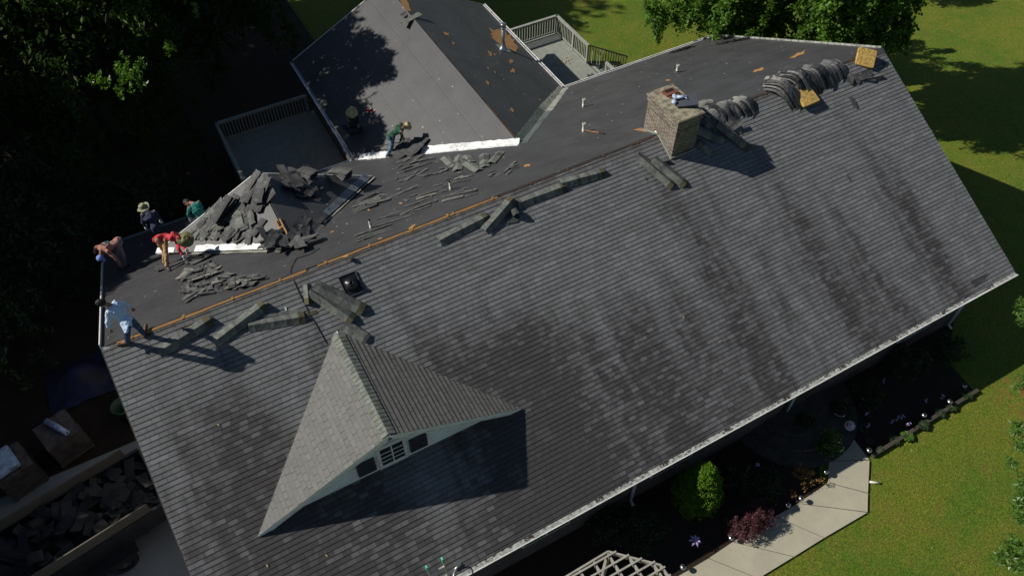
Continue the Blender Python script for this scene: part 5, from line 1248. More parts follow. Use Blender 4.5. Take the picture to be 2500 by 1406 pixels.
def person(key, label, shirt, trousers, boots, hair=None, hat=None, gloves=False, long_sleeve=True, grip=.9, face=None, hat_ax=None, sleeve=1.0, loose=1.0):
    J = {k: Vector(v) for k, v in POSES[key].items()}
    base = (J['ankL']+J['ankR'])/2 - V(0, 0, .08); t = thing('person', label, 'person', tuple(base))
    hipR_ = (J['hipR']-J['hipL']); shR_ = (J['shR']-J['shL']); up1 = (J['chest']-J['pel']).normalized(); up2 = (J['neck']-J['chest']).normalized()
    rp = hipR_.normalized(); rc = shR_.normalized(); fp = up1.cross(rp).normalized(); fc = up2.cross(rc).normalized()
    def torso(mb, e=0.0, lo=True):
        R = []
        P0 = J['pel']-up1*.09
        R.append((P0-up1*.05, rp*(.10+e), fp*(.07+e))); R.append((P0, rp*(.155+e), fp*(.10+e))); R.append((J['pel'], rp*(.165+e), fp*(.112+e)))
        R.append((J['pel'].lerp(J['chest'], .4), rp.lerp(rc, .3).normalized()*(.140+e), fp*(.100+e))); R.append((J['chest'].lerp(J['pel'], .15), rc*(.160+e), fc*(.112+e)))
        R.append((J['chest'], rc*(.178+e), fc*(.120+e))); R.append((J['chest'].lerp(J['neck'], .5), rc*(.182+e), fc*(.105+e))); R.append((J['neck']-up2*.03, rc*(.13+e), fc*(.075+e))); R.append((J['neck']+up2*.01, rc*(.06+e*.5), fc*(.055+e*.5)))
        loft(mb, R)
    arms = [('shL', 'elL', 'wrL', 'haL', 1), ('shR', 'elR', 'wrR', 'haR', -1)]
    legs = [('hipL', 'kneL', 'ankL', 'toeL'), ('hipR', 'kneR', 'ankR', 'toeR')]
    # body
    b = MB(); torso(b)
    hd = (J['head']-J['neck']).normalized(); hr = (rc-hd*rc.dot(hd)).normalized(); hf = hd.cross(hr).normalized()
    if face: ff = Vector(face); hf = (ff-hd*ff.dot(hd)).normalized(); hr = hf.cross(hd).normalized()
    elif hf.dot(fc) < 0: hf = -hf
    capsule(b, J['neck']-hd*.03, J['head']-hd*.02, .056, .055)
    hc = J['head']+hd*.03
    loft(b, [(hc-hd*.115+hf*.035, hr*.030, hf*.030), (hc-hd*.10+hf*.025, hr*.050, hf*.055), (hc-hd*.06+hf*.012, hr*.066, hf*.078), (hc-hd*.015+hf*.004, hr*.074, hf*.090), (hc+hd*.04, hr*.076, hf*.094), (hc+hd*.085-hf*.005, hr*.062, hf*.078), (hc+hd*.112-hf*.008, hr*.030, hf*.042)])
    capsule(b, hc+hf*.088+hd*.01, hc+hf*.108-hd*.028, .010, .015); capsule(b, hc+hf*.086-hd*.062-hr*.016, hc+hf*.086-hd*.062+hr*.016, .009, .009)
    for s in (-1, 1): capsule(b, hc+hr*s*.078+hd*.015, hc+hr*s*.080-hd*.030, .014, .010); capsule(b, hc+hr*s*.015+hf*.083+hd*.028, hc+hr*s*.042+hf*.076+hd*.026, .009, .008)
    for a_, e_, w_, h_, ts in arms:
        capsule(b, J[a_], J[e_], .048, .036); capsule(b, J[e_], J[w_], .038, .026)
        hand(b, J[w_]-(J[h_]-J[w_])*.1, J[h_], hr if abs((J[h_]-J[w_]).normalized().dot(hr)) < .8 else hf, grip, thumb_side=ts)
    for h_, k_, a_, t_ in legs:
        capsule(b, J[h_], J[k_], .080, .052); capsule(b, J[k_], J[a_], .052, .036); capsule(b, J[a_], J[t_], .036, .03)
    remesh(b, 'body', M['skin'], t, .0085, 2)
    for s in (-1, 1):
        m = MB(); m.lathe(hc+hr*s*.030+hf*.080+hd*.010, [(0, -.008), (.009, 0), (0, .008)], n=8, ax=tuple(hf)); m.build('eye', M['eye'], t)
    # shirt
    s_ = MB(); torso(s_, .016*loose)
    hem = J['pel']-up1*.06
    loft(s_, [(hem-up1*.02, rp*(.178*loose), fp*(.135*loose)), (hem+up1*.14, rp*.172, fp*.128)])
    for a_, e_, w_, h_, ts in arms:
        capsule(s_, J[a_]+(J['chest']-J[a_])*.12, J[e_], .066*loose, .052*loose)
        if long_sleeve: capsule(s_, J[e_], J[e_].lerp(J[w_], .84*sleeve), .052*loose, .040*loose, k=2)
        else: pass
    remesh(s_, 'shirt', shirt, t, .012, 4, .017, 12, seed=len(key))
    # trousers
    q = MB()
    loft(q, [(J['pel']+up1*.05, rp*.150, fp*.118), (J['pel'], rp*.176, fp*.126), (J['pel']-up1*.08, rp*.172, fp*.120), (J['pel']-up1*.15, rp*.11, fp*.085)])
    for h_, k_, a_, t_ in legs:
        capsule(q, J[h_], J[k_], .098, .070); capsule(q, J[k_], J[k_].lerp(J[a_], .93), .070, .062, k=2)
    remesh(q, 'trousers', trousers, t, .012, 4, .012, 12, seed=3)
    for h_, k_, a_, t_ in legs:
        q = MB(); up = V(0, 0, 1); dn = (J[t_]-J[a_]).normalized(); heel = J[a_]-dn*.05-V(0, 0, .05)
        capsule(q, J[a_]+V(0, 0, .03), J[a_]-V(0, 0, .03), .050, .048); capsule(q, heel, J[a_]+dn*.05-V(0, 0, .035), .042, .050); capsule(q, J[a_]+dn*.05-V(0, 0, .03), J[t_]+dn*.02-V(0, 0, .005), .052, .046)
        remesh(q, 'boot', boots, t, .012, 3)
    if gloves:
        for a_, e_, w_, h_, ts in arms:
            q = MB(); hand(q, J[w_]-(J[h_]-J[w_])*.1, J[h_], hr if abs((J[h_]-J[w_]).normalized().dot(hr)) < .8 else hf, grip, 1.35, ts); capsule(q, J[w_]-(J[h_]-J[w_])*.4, J[w_], .036, .034, k=2)
            remesh(q, 'glove', M['glove'], t, .007, 2)
    if hair:
        q = MB()
        loft(q, [(hc-hd*.05-hf*.035, hr*.070, hf*.062), (hc-hd*.01-hf*.022, hr*.086, hf*.084), (hc+hd*.04-hf*.012, hr*.089, hf*.098), (hc+hd*.09-hf*.008, hr*.078, hf*.092), (hc+hd*.128-hf*.008, hr*.044, hf*.056)])
        remesh(q, 'hair', hair, t, .009, 2, .012, 40)
    if hat:
        mat, kind = hat; ax = Vector(hat_ax).normalized() if hat_ax else hd; c = hc+ax*.035
        X = ax.orthogonal().normalized(); Y = ax.cross(X); q = MB()
        if kind == 'cap':
            q.lathe(c, [(.098, -.02), (.100, .02), (.085, .065), (.05, .092), (0, .10)], tuple(ax), 18)
            f2 = (hf-ax*hf.dot(ax)).normalized(); s2 = ax.cross(f2)
            q.slab([c+f2*.08-s2*.07, c+f2*.15-s2*.05, c+f2*.165, c+f2*.15+s2*.05, c+f2*.08+s2*.07], ax, .006)
        else:
            R = kind; rows = []
            for r, z in ((R, -.012), (R*.86, -.004), (R*.7, .0), (.108, .006), (.102, .05), (.092, .095), (.066, .118), (.03, .108), (0.002, .100)):
                row = []
                for k in range(28):
                    a8 = 2*math.pi*k/28; wv = .035*math.cos(2*a8+.5)*max(0, (r-.11)/(R-.11)) + .008*math.sin(5*a8)*max(0, (r-.11)/(R-.11)); e = 1.12 if r < .12 else 1.0
                    row.append(c+X*math.cos(a8)*r*e+Y*math.sin(a8)*r+ax*(z+wv))
                rows.append(row)
            q.grid(rows, 0, True)
            rows = [[p-ax*.006 for p in row] for row in rows[:4]]; q.grid(rows, 0, True)
        q.build('hat' if kind != 'cap' else 'cap', mat, t)
        if kind != 'cap':
            q = MB(); q.lathe(c, [(.106*1.06, .008), (.1075*1.06, .03)], tuple(ax), 24); q.build('hat_band', M['straw2'], t)
    return t, J
p1_, Jw = person('white', 'person in pale blue shirt and jeans standing on the ridge corner, hammer in hand', M['sh_white'], M['jeans'], M['boot'], hair=M['hair'], grip=1.0, loose=1.12, face=(-.7, .4, -.5))
p2_, Jr = person('red', 'person in red shirt and tan trousers bending down, wide straw hat, gloves', M['sh_red'], M['tan'], M['bootd'], hat=(M['straw2'], .24), gloves=True, hat_ax=(.25, -.45, .86), face=(.3, -.3, -.9))
p3_, Jp = person('pink', 'person in salmon patterned shirt bending over at the roof edge, blue and white cap', M['sh_pink'], M['grey_tr'], M['bootd'], hair=M['hair'], hat=(M['cap_b'], 'cap'), hat_ax=(-.25, -.55, .6), face=(-.2, -.4, -.9))
p4_, Jn = person('navy', 'person in navy shirt and grey-green brimmed hat standing in the shade by the gutter', M['sh_navy'], M['navy_tr'], M['bootd'], hat=(M['strawdk'], .20), gloves=True, hat_ax=(-.25, .1, .96), face=(-.3, -.6, -.5))
p5_, Jt = person('teal', 'person in teal shirt stooping behind the stripped dormer, hand raised to the face', M['sh_teal'], M['navy_tr'], M['bootd'], hair=M['hair'], gloves=True, face=(-.6, -.5, -.6))
p6_, Jg = person('green', 'person in dark green shirt and light jeans bending over the wing valley, straw hat', M['sh_green'], M['jeans_l'], M['boot'], hat=(M['straw'], .18), gloves=False, hat_ax=(.55, -.15, .75), face=(.6, -.2, -.7), long_sleeve=True)
p7_, Jd = person('dark', 'person in black clothes crouching in the tree shadow on the wing roof, round straw hat', M['sh_black'], M['navy_tr'], M['bootd'], hat=(M['straw'], .215), gloves=False, hat_ax=(-.2, -.45, .87), face=(-.2, -.7, -.4))
# printed panel on the back of the salmon shirt
def shirt_print(J, t):
    up = (J['neck']-J['pel']).normalized(); r = (J['shR']-J['shL']).normalized(); f = up.cross(r).normalized()
    if f.z < 0: f = -f
    c = J['chest']+f*.138
    for i in range(-2, 3):
        for j in range(-2, 3):
            m = MB(); p = c+r*i*.045+up*j*.05-f*(.010*i*i*.6)
            m.slab([p+r*a+up*b for a, b in ((-.018, -.02), (.018, -.02), (.018, .02), (-.018, .02))], f, .004)
            m.build('shirt_print', M['sh_teal'] if (i+j) % 2 else M['sh_navy'], t)
shirt_print(Jp, p3_)

# hand tools
def tool(name, label, cat, pts, r, mat, head=None, loc=None):
    t = thing(name, label, cat, tuple(pts[0])); m = MB(); m.path(pts, r, 8); m.build('handle', mat, t)
    if head: head(t)
    return t
h0 = Jw['haL']; hd_ = (atz(264, 836, .10)-h0).normalized()
def hh(t):
    m = MB(); e = h0+hd_*.33; s = hd_.orthogonal().normalized(); m.bar(e-s*.07, e+s*.06, .028, .028); m.build('hammer_head', M['toolsteel'], t)
tool('hammer', 'claw hammer held by the person in the pale blue shirt', 'hammer', [h0-hd_*.03, h0+hd_*.33], .013, M['toolsteel'], hh)
q0 = WLp.px(883, 373)+V(0, 0, .06); q1 = WLp.px(943, 335)+V(0, 0, .45)
def sh(t):
    d = (q0-q1).normalized(); s = d.cross(WLp.nn).normalized(); n2 = s.cross(d); m = MB()
    m.slab([q0+s*.10+d*.05, q0+s*.10-d*.22, q0-s*.10-d*.22, q0-s*.10+d*.05], -n2 if n2.z < 0 else n2, .008); m.build('blade', M['galv'], t)
tool('shovel', 'flat roofing shovel with a pale blade behind the person in the green shirt', 'shovel', [q0-(q0-q1).normalized()*.15, Jg['haL']+V(-.02, .05, .0)], .016, M['bootd'], sh)
a9, b9 = BK.px(1432, 323)+BK.nn*.05, BK.px(1477, 329)+BK.nn*.03
def hx(t):
    m = MB(); s = (b9-a9).normalized().cross(BK.nn); m.bar(a9-s*.07, a9+s*.05, .05, .03); m.build('hatchet_head', M['toolsteel'], t)
    m = MB(); m.path([b9-(b9-a9)*.3, b9], .021, 8); m.build('grip', M['bootd'], t)
tool('hatchet', 'roofing hatchet with wooden handle lying beside the vent pipe', 'hatchet', [a9, b9], .016, M['hickory'], hx)
c = WLp.px(905, 273)
t = thing('red_tool', 'small red and pale tool lying in the tree shadow on the wing roof', 'tool', tuple(c)); m = MB(); m.bar(c+V(-.15, .1, .05), c+V(.02, .02, .06), .07, .06); m.bar(c+V(.02, -.14, .05), c+V(.16, -.1, .05), .06, .06); m.build('housing', M['red'], t)
m = MB(); m.bar(c+V(0, .02, .08), c+V(.08, .12, .06), .04, .04); m.bar(c+V(.12, -.12, .09), c+V(.2, -.05, .05), .04, .03); m.build('grip', M['glove'], t)
# safety cord over the ridge
pts = [BK.px(782, 607)+BK.nn*.02, BK.px(757, 622)+BK.nn*.015, BK.px(724, 632)+BK.nn*.02, BK.px(712, 655)+BK.nn*.02, BK.px(709, 668)+BK.nn*.03, FR.px(717, 687)+FR.nn*.02, FR.px(735, 727)+FR.nn*.022, FR.px(757, 770)+FR.nn*.02, FR.px(774, 797)+FR.nn*.02, FR.px(797, 838)+FR.nn*.02]
m = MB(); m.path(pts, .0085, 6); tag(m.build('cord', M['cord'], None, loc=tuple(pts[4])), 'thin black cord crossing the ridge above the front dormer', 'cord')

# ------------------------------------------------------------------ loose shingles
def sheet(mb, c, X, Z, l, wd, curl=0.0, twist=0.0, n=5, th=.005, m=0, curlw=0.0, ragged=0.0):
    X = (X-Z*X.dot(Z)).normalized(); Y = Z.cross(X); rows = []
    for i in range(n+1):
        f = i/n-.5; tw = twist*f; Yt = Y*math.cos(tw)+Z*math.sin(tw); zz = curl*(f*f*4-1)*-1 if curl > 0 else -curl*(f*f*4)
        row = []
        for j in (-.5, 0, .5):
            e = rnd.uniform(-ragged, ragged) if j else 0
            row.append(c+X*(f*l + (rnd.uniform(-ragged, ragged) if i in (0, n) else 0))+Yt*(j*wd+e)+Z*(zz+curlw*(j*j*4)))
        rows.append(row)
    lo = [[p-Z*th for p in r] for r in rows]; u0 = rnd.uniform(0, 9)
    for i in range(n):
        for k in (0, 1):
            q = [(i, k), (i+1, k), (i+1, k+1), (i, k+1)]; uvs = [(u0+l*a_/n, (b_-1)*wd*.5) for a_, b_ in q]
            mb.face([rows[a_][b_] for a_, b_ in q], m, uvs); mb.face([lo[a_][b_] for a_, b_ in q][::-1], m, [(u0, .3)]*4)
    for i in range(n):
        for k in (0, 2):
            a, b, c2, d = rows[i][k], rows[i+1][k], lo[i+1][k], lo[i][k]; mb.face((a, b, c2, d) if k else (d, c2, b, a), m)
    for i in (0, n):
        for k in (0, 1):
            a, b, c2, d = rows[i][k], rows[i][k+1], lo[i][k+1], lo[i][k]; mb.face((a, d, c2, b) if i == 0 else (a, b, c2, d), m)
def scrap(c, X, Z, l, wd, mat, label, group, name='shingle_scrap', **k):
    m = MB(); sheet(m, Vector(c), Vector(X), Vector(Z).normalized(), l, wd, **k); o = m.build(name, M[mat], None, loc=tuple(c)); return tag(o, label, 'shingle scrap', group)
SM = ('scrap', 'scrap', 'scrap', 'scrap2', 'scrap3')
def strip_px(pl, a, b, wd, label, group, h=.02, mat=None, base=.0, **k):
    p, q = pl.px(*a), pl.px(*b); c = (p+q)/2+pl.nn*(h+base)
    return scrap(c, q-p, pl.nn+V(rnd.uniform(-.05, .05), rnd.uniform(-.05, .05), 0), (q-p).length, wd, mat or rnd.choice(SM[:3]), label, group, name='shingle_strip', ragged=.012, **k)
Z7 = lambda x, y: (800+x/4.1667, 340+y/4.1667)
SG = ('narrow torn shingle strip lying flat on the felt around the two ridge vent pipes', 'torn strips scattered round the ridge vent pipes')
for x1, y1, x2, y2, wd in ((615, 600, 910, 485, .14), (860, 505, 950, 485, .08), (520, 575, 620, 570, .12), (250, 700, 440, 625, .2), (300, 650, 520, 590, .22), (410, 660, 520, 580, .16), (690, 525, 740, 515, .1),
    (500, 820, 640, 780, .08), (610, 770, 770, 730, .08), (730, 770, 1045, 655, .12), (850, 745, 1045, 680, .1), (580, 800, 720, 770, .07), (780, 690, 930, 650, .12), (900, 620, 1110, 555, .14), (920, 640, 1060, 600, .1), (830, 590, 900, 570, .08),
    (900, 590, 1120, 525, .09), (780, 620, 810, 635, .1), (500, 890, 850, 775, .10), (840, 760, 890, 755, .07), (285, 985, 440, 930, .12), (420, 945, 650, 870, .09), (310, 1018, 640, 900, .07), (350, 1030, 675, 900, .10), (295, 1045, 340, 1040, .08),
    (1150, 540, 1220, 525, .1), (1070, 640, 1110, 630, .14), (1150, 605, 1390, 520, .07), (1160, 590, 1520, 525, .12), (1160, 640, 1380, 590, .10), (1250, 560, 1470, 515, .10), (1400, 590, 1530, 550, .09), (1170, 625, 1330, 590, .07), (1380, 510, 1450, 500, .07), (1490, 510, 1520, 515, .1),
    (1075, 480, 1160, 465, .10), (1160, 495, 1270, 460, .06), (1260, 455, 1460, 410, .08), (1190, 425, 1250, 405, .07), (1290, 415, 1380, 380, .11), (1260, 385, 1310, 372, .07), (1400, 385, 1480, 375, .08), (1320, 355, 1370, 345, .08), (1340, 400, 1440, 385, .09),
    (690, 415, 720, 405, .12), (725, 435, 775, 425, .12), (770, 385, 830, 375, .06), (1040, 560, 1060, 590, .05)):
    strip_px(BK, Z7(x1, y1), Z7(x2, y2), wd, SG[0], SG[1], h=rnd.uniform(.012, .035), mat='scrap' if rnd.random() < .8 else 'scrap3', twist=rnd.uniform(-.25, .25), curl=rnd.choice((0, .01, -.008)))
SG = ('torn shingle piece in the loose scatter below the white wing valley', 'torn pieces below the white wing valley')
for x1, y1, x2, y2, wd in ((770, 300, 930, 250, .14), (780, 340, 1000, 260, .10), (820, 265, 950, 215, .16), (930, 230, 1090, 200, .12), (960, 270, 1060, 240, .08), (700, 300, 760, 270, .08), (740, 320, 860, 280, .1), (840, 400, 1010, 310, .16), (930, 385, 1060, 360, .10), (1030, 365, 1140, 345, .13),
    (1130, 350, 1210, 320, .13), (960, 395, 1030, 375, .06), (780, 430, 880, 370, .2), (880, 355, 940, 330, .16), (1140, 305, 1190, 298, .1), (1205, 290, 1215, 330, .08), (1220, 305, 1290, 295, .08), (730, 345, 800, 330, .1), (860, 240, 960, 170, .16), (700, 240, 840, 190, .22), (760, 235, 960, 130, .2), (640, 180, 760, 150, .2), (880, 215, 960, 160, .3),
    (1635, 345, 1720, 318, .07), (1640, 380, 1700, 355, .09), (1690, 388, 1760, 352, .10), (1800, 345, 1905, 240, .13), (1840, 300, 1935, 262, .10), (1810, 372, 1870, 318, .11), (1860, 300, 1940, 290, .06), (1630, 390, 1680, 385, .05)):
    strip_px(BK, Z7(x1, y1), Z7(x2, y2), wd, SG[0], SG[1], h=rnd.uniform(.015, .05), mat='scrap', twist=rnd.uniform(-.3, .3), curl=rnd.choice((0, .015, -.01)))

# ridge-cap runs: folded strips of overlapping tabs
def cap_run(pl, a, b, label, hw=.155, rise=.085, lift=.0, h1=.02, h2=.02, mat='cap', group='lifted ridge cap runs', end='capd', name='ridge_cap_strip', tab=.145, fan=0.0):
    p, q = pl.px(*a)+pl.nn*h1, pl.px(*b)+pl.nn*h2; d = (q-p); Lg = d.length; dn = d.normalized(); s = dn.cross(pl.nn).normalized(); nn = s.cross(dn).normalized()
    t = thing(name, label, 'ridge cap', tuple((p+q)/2), group)
    n = max(2, int(Lg/tab)); rows_m = MB(); endm = MB()
    for i in range(n):
        f0, f1 = i/n, min(1, (i+1.06)/n); k = i % 2; hh_ = .004+.006; sk = s*fan*math.sin(i*1.3)
        for (fa, fb) in ((f0, f1),):
            A = p+d*fa+sk; B = p+d*fb+sk; up0, up1 = nn*(rise+.010), nn*(rise+.002)
            L0, R0, C0 = A-s*hw, A+s*hw, A+up0; L1, R1, C1 = B-s*hw, B+s*hw, B+up1; m_ = endm if i == n-1 else rows_m; mi = rnd.randrange(3) if m_ is rows_m else 0
            sl0, sr0 = A-s*hw*.45+up0*.92, A+s*hw*.45+up0*.92; sl1, sr1 = B-s*hw*.45+up1*.92, B+s*hw*.45+up1*.92
            for u4 in ((L0, L1, C1, C0), (C0, C1, R1, R0)):
                qd = list(u4)
                if (qd[1]-qd[0]).cross(qd[2]-qd[0]).dot(nn) < 0: qd = qd[::-1]
                m_.slab(qd, nn, .006, mi)
    rows_m.build('cap_tabs', [M[mat], M[mat], M['scrap' if mat == 'cap' else mat]], t); endm.build('underlap', M[end], t)
    return t
for a, b, lab, kw in (((1072, 590), (1190, 530), 'ridge cap run with an olive end, leftmost of the line below the vent pipes', {}),
    ((1183, 566), (1250, 490), 'ridge cap run tilted across the gap between two longer runs', dict(h1=.03, h2=.12)),
    ((1262, 500), (1380, 457), 'long ridge cap run to the right of the dark hollow piece', {}),
    ((1368, 452), (1476, 422), 'ridge cap run nearest the chimney of the line below the ridge', dict(h1=.05)),
    ((388, 862), (516, 782), 'ridge cap run crossed by the shadow of the standing person', dict(h2=.06)),
    ((522, 838), (648, 745), 'ridge cap run beside the tip of the long person shadow, steepest of its group', dict(h2=.08)),
    ((607, 797), (744, 775), 'ridge cap run lying level above the front dormer, left of the crossed pair', {}),
    ((768, 700), (888, 758), 'wide ridge cap run on top of the crossed pair by the black roof vent', dict(h1=.16, h2=.05, hw=.17)),
    ((756, 712), (862, 783), 'ridge cap run underneath in the crossed pair by the black roof vent', dict(h1=.12, h2=.05)),
    ((1552, 382), (1642, 456), 'left one of two ridge cap runs lying just below the chimney', dict(h1=.08)),
    ((1592, 392), (1672, 452), 'right one of two ridge cap runs lying just below the chimney', dict(h1=.10, hw=.16))):
    cap_run(FR, a, b, lab, **kw)
cap_run(FR, (750, 698), (754, 744), 'short upright ridge cap piece at the left end of the crossed pair', hw=.11, h1=.12, h2=.03)
cap_run(FR, (838, 792), (896, 832), 'fanned pack of flat cap shingles at the peak of the front dormer', hw=.16, rise=.03, h1=.06, h2=.05, tab=.085, fan=.0, end='scrap2')
cap_run(FR, (1608, 398), (1632, 396), 'little curled cap piece behind the two runs below the chimney', hw=.10, tab=.06, rise=.08, end='scrap2')
cap_run(FR, (1745, 308), (1826, 364), 'ridge cap run lying deep in the chimney shadow', group='pieces in the chimney shadow', h1=.2, h2=.03)
cap_run(FR, (1704, 350), (1738, 374), 'short cap piece in the chimney shadow close to the brick', group='pieces in the chimney shadow', end='cap')
cap_run(FR, (1690, 318), (1765, 345), 'cap piece leaning against the right side of the chimney', group='pieces in the chimney shadow', h1=.12, end='cap')
Z = FR
c = FR.px(1254, 516)+FR.nn*.09; m = MB(); m.tube(c-FR.d*.02, c+FR.d*.16+FR.nn*.02, .10, .12, 12, cap=False); m.tube(c+FR.d*.16+FR.nn*.02, c-FR.d*.02, .115, .09, 12, cap=False)
tag(m.build('curled_cap', M['scrap2'], None, loc=tuple(c)), 'dark curled hollow cap piece between two ridge cap runs', 'ridge cap')
for pts_, lab in (((1233, 535, 1262, 530, .3), 'dark flat flap of shingle under the hollow cap piece'), ((1258, 540, 1266, 528, .1), 'thin dark spike of shingle right of the hollow cap piece')):
    x1, y1, x2, y2, wd = pts_; strip_px(FR, (x1, y1), (x2, y2), wd, lab, 'dark flaps by the hollow cap', mat='scrap2', h=.03)
strip_px(FR, (640, 773), (775, 752), .07, 'thin pale shingle strip above the level ridge cap run', 'thin strips by the level cap run', mat='cap'); strip_px(FR, (745, 768), (775, 761), .10, 'olive shingle end right of the level ridge cap run', 'thin strips by the level cap run', mat='capd')
strip_px(FR, (696, 750), (699, 758), .03, 'tiny white chip on the shingles above the level cap run', 'chips', mat='white')
# cap pieces on the back slope by the wing valley
for a, b, lab in (((1086, 388), (1110, 410), 'leftmost grey-green cap chunk below the white wing valley'), ((1122, 384), (1117, 419), 'second cap chunk from the left below the white wing valley'), ((1128, 394), (1170, 420), 'slanting cap chunk in the middle of the row below the wing valley'),
    ((1138, 385), (1150, 400), 'small cap chunk behind the slanting one'), ((1182, 381), (1184, 411), 'upright cap chunk right of the slanting one'), ((1198, 402), (1222, 374), 'rightmost ribbed cap chunk below the wing valley')):
    cap_run(BK, a, b, lab, hw=.16, rise=.05, group='cap chunks below the wing valley', end='cap', h1=.04, h2=.03)
# shingle pieces lying over the wing ridge
c = WLp.px(1003, 50)+V(0, 0, .07); scrap(c, V(1, .33, -.02), V(0, 0, 1), 1.0, .25, 'cap', 'long grey-green cap board balanced across the wing ridge', 'pieces across the wing ridge', curl=.01); scrap(WLp.px(990, 36)+V(0, 0, .04), V(.8, .5, 0), V(.1, 0, 1), .45, .25, 'scrap', 'shorter shingle under the cap board on the wing ridge', 'pieces across the wing ridge')

# heaps: polygons in the plane filled with overlapping sheets
def heap(pl, poly, n, label, group, l=(.3, .9), wd=(.12, .30), ang=0.0, spread=.6, hmax=.12, mats=SM, base=.0, tilt=.12, curl=.03, seed=0):
    r = random.Random(seed); us = [p[0] for p in poly]; vs = [p[1] for p in poly]
    for i in range(n):
        for _ in range(60):
            u, v = r.uniform(min(us), max(us)), r.uniform(min(vs), max(vs))
            if inpoly(u, v, poly): break
        c = pl.px(u, v)+pl.nn*(base+.012+hmax*.75*(i/n)); a8 = ang+r.gauss(0, spread); X = pl.u*math.cos(a8)+pl.d*math.sin(a8)
        Zn = (pl.nn+V(r.uniform(-tilt, tilt), r.uniform(-tilt, tilt), 0)*.6).normalized()
        scrap(c, X, Zn, r.uniform(*l), r.uniform(*wd), r.choice(mats), label, group, curl=r.uniform(-curl, curl), twist=r.uniform(-.3, .3), ragged=.02, curlw=r.uniform(-.01, .01))
heap(pL, [(478, 573), (523, 503), (548, 500), (575, 490), (618, 535), (640, 555), (640, 572), (600, 576), (520, 574), (478, 576)], 62, 'torn shingle in the big heap on the pale slope of the stripped dormer', 'big heap on the stripped dormer', l=(.30, .85), wd=(.14, .32), ang=1.2, spread=.6, base=.055, hmax=.11, mats=('scrap', 'scrap', 'scrap2', 'cap'), seed=1)
heap(pL, [(608, 446), (640, 436), (652, 450), (655, 490), (640, 520), (622, 500), (615, 470)], 14, 'broad shingle draped over the peak end of the stripped dormer', 'shingles over the dormer peak', l=(.5, .9), wd=(.25, .36), ang=.9, spread=.3, base=.07, hmax=.22, mats=('scrap', 'scrap2'), seed=21)
heap(pR, [(690, 430), (760, 425), (780, 470), (760, 482), (705, 470), (690, 450)], 20, 'torn shingle on the shaded side of the stripped dormer near its peak', 'shingles near the dormer peak', l=(.4, .8), wd=(.2, .35), ang=.3, base=.06, hmax=.22, mats=('scrap', 'scrap2'), seed=2)
heap(pR, [(590+50, 575), (700, 555), (745, 545), (790, 530), (800, 552), (760, 590), (740, 600), (700, 600), (660, 610)], 26, 'torn shingle in the heap at the foot of the bare orange split', 'heap at the foot of the dormer split', l=(.3, .8), wd=(.12, .3), ang=.6, base=.05, hmax=.12, mats=('scrap', 'scrap2'), seed=3)
heap(BK, [(648, 575), (690, 572), (740, 585), (760, 600), (745, 612), (690, 615), (650, 628), (640, 605)], 26, 'torn shingle spilling over the valley from the dormer onto the felt', 'shingles spilling over the dormer valley', l=(.4, .9), wd=(.18, .32), ang=.9, base=.10, hmax=.16, mats=('scrap', 'scrap', 'scrap2'), seed=4)
heap(BK, [(450, 665), (480, 648), (525, 650), (528, 672), (500, 690), (470, 700), (440, 695)], 30, 'torn shingle in the left heap on the felt, right of the bending person in red', 'left heap on the felt', l=(.2, .6), wd=(.06, .28), ang=.4, spread=.8, hmax=.11, seed=5, mats=('scrap', 'scrap', 'scrap2', 'scrap3'))
heap(BK, [(460, 700), (520, 688), (560, 672), (566, 680), (530, 705), (505, 722), (470, 728), (445, 712)], 28, 'torn shingle in the low scatter just below the left heap', 'low scatter under the left heap', l=(.25, .6), wd=(.05, .2), ang=.4, spread=.8, hmax=.08, seed=6)
heap(BK, [(560, 695), (575, 680), (625, 676), (634, 688), (612, 705), (570, 718)], 26, 'torn shingle in the small heap against the orange ridge board', 'heap against the ridge board', l=(.2, .55), wd=(.08, .25), ang=.2, spread=.7, hmax=.12, seed=7)
heap(BK, [(860, 505), (905, 475), (945, 480), (930, 495), (880, 515)], 9, 'torn shingle in the dark loose pile right of the grey dormer valley', 'loose pile right of the dormer valley', l=(.4, .9), wd=(.15, .3), ang=-.1, spread=.3, hmax=.08, seed=8, mats=('scrap', 'scrap2'))
heap(BK, [(395, 655), (440, 640), (520, 628), (500, 640), (430, 655)], 8, 'shingle being lifted beside the boots of the person in red', 'shingles at the boots of the person in red', l=(.5, .9), wd=(.2, .3), ang=0, spread=.25, hmax=.06, seed=9, mats=('scrap2', 'scrap'))
heap(WLp, [(960, 375), (990, 340), (1020, 345), (1030, 372), (1000, 385)], 14, 'black shingle being peeled off at the gloved hands of the person in green', 'shingles peeled by the person in green', l=(.5, .9), wd=(.25, .35), ang=1.1, spread=.25, hmax=.3, seed=10, mats=('scrap2', 'scrap2', 'scrap'), tilt=.3)
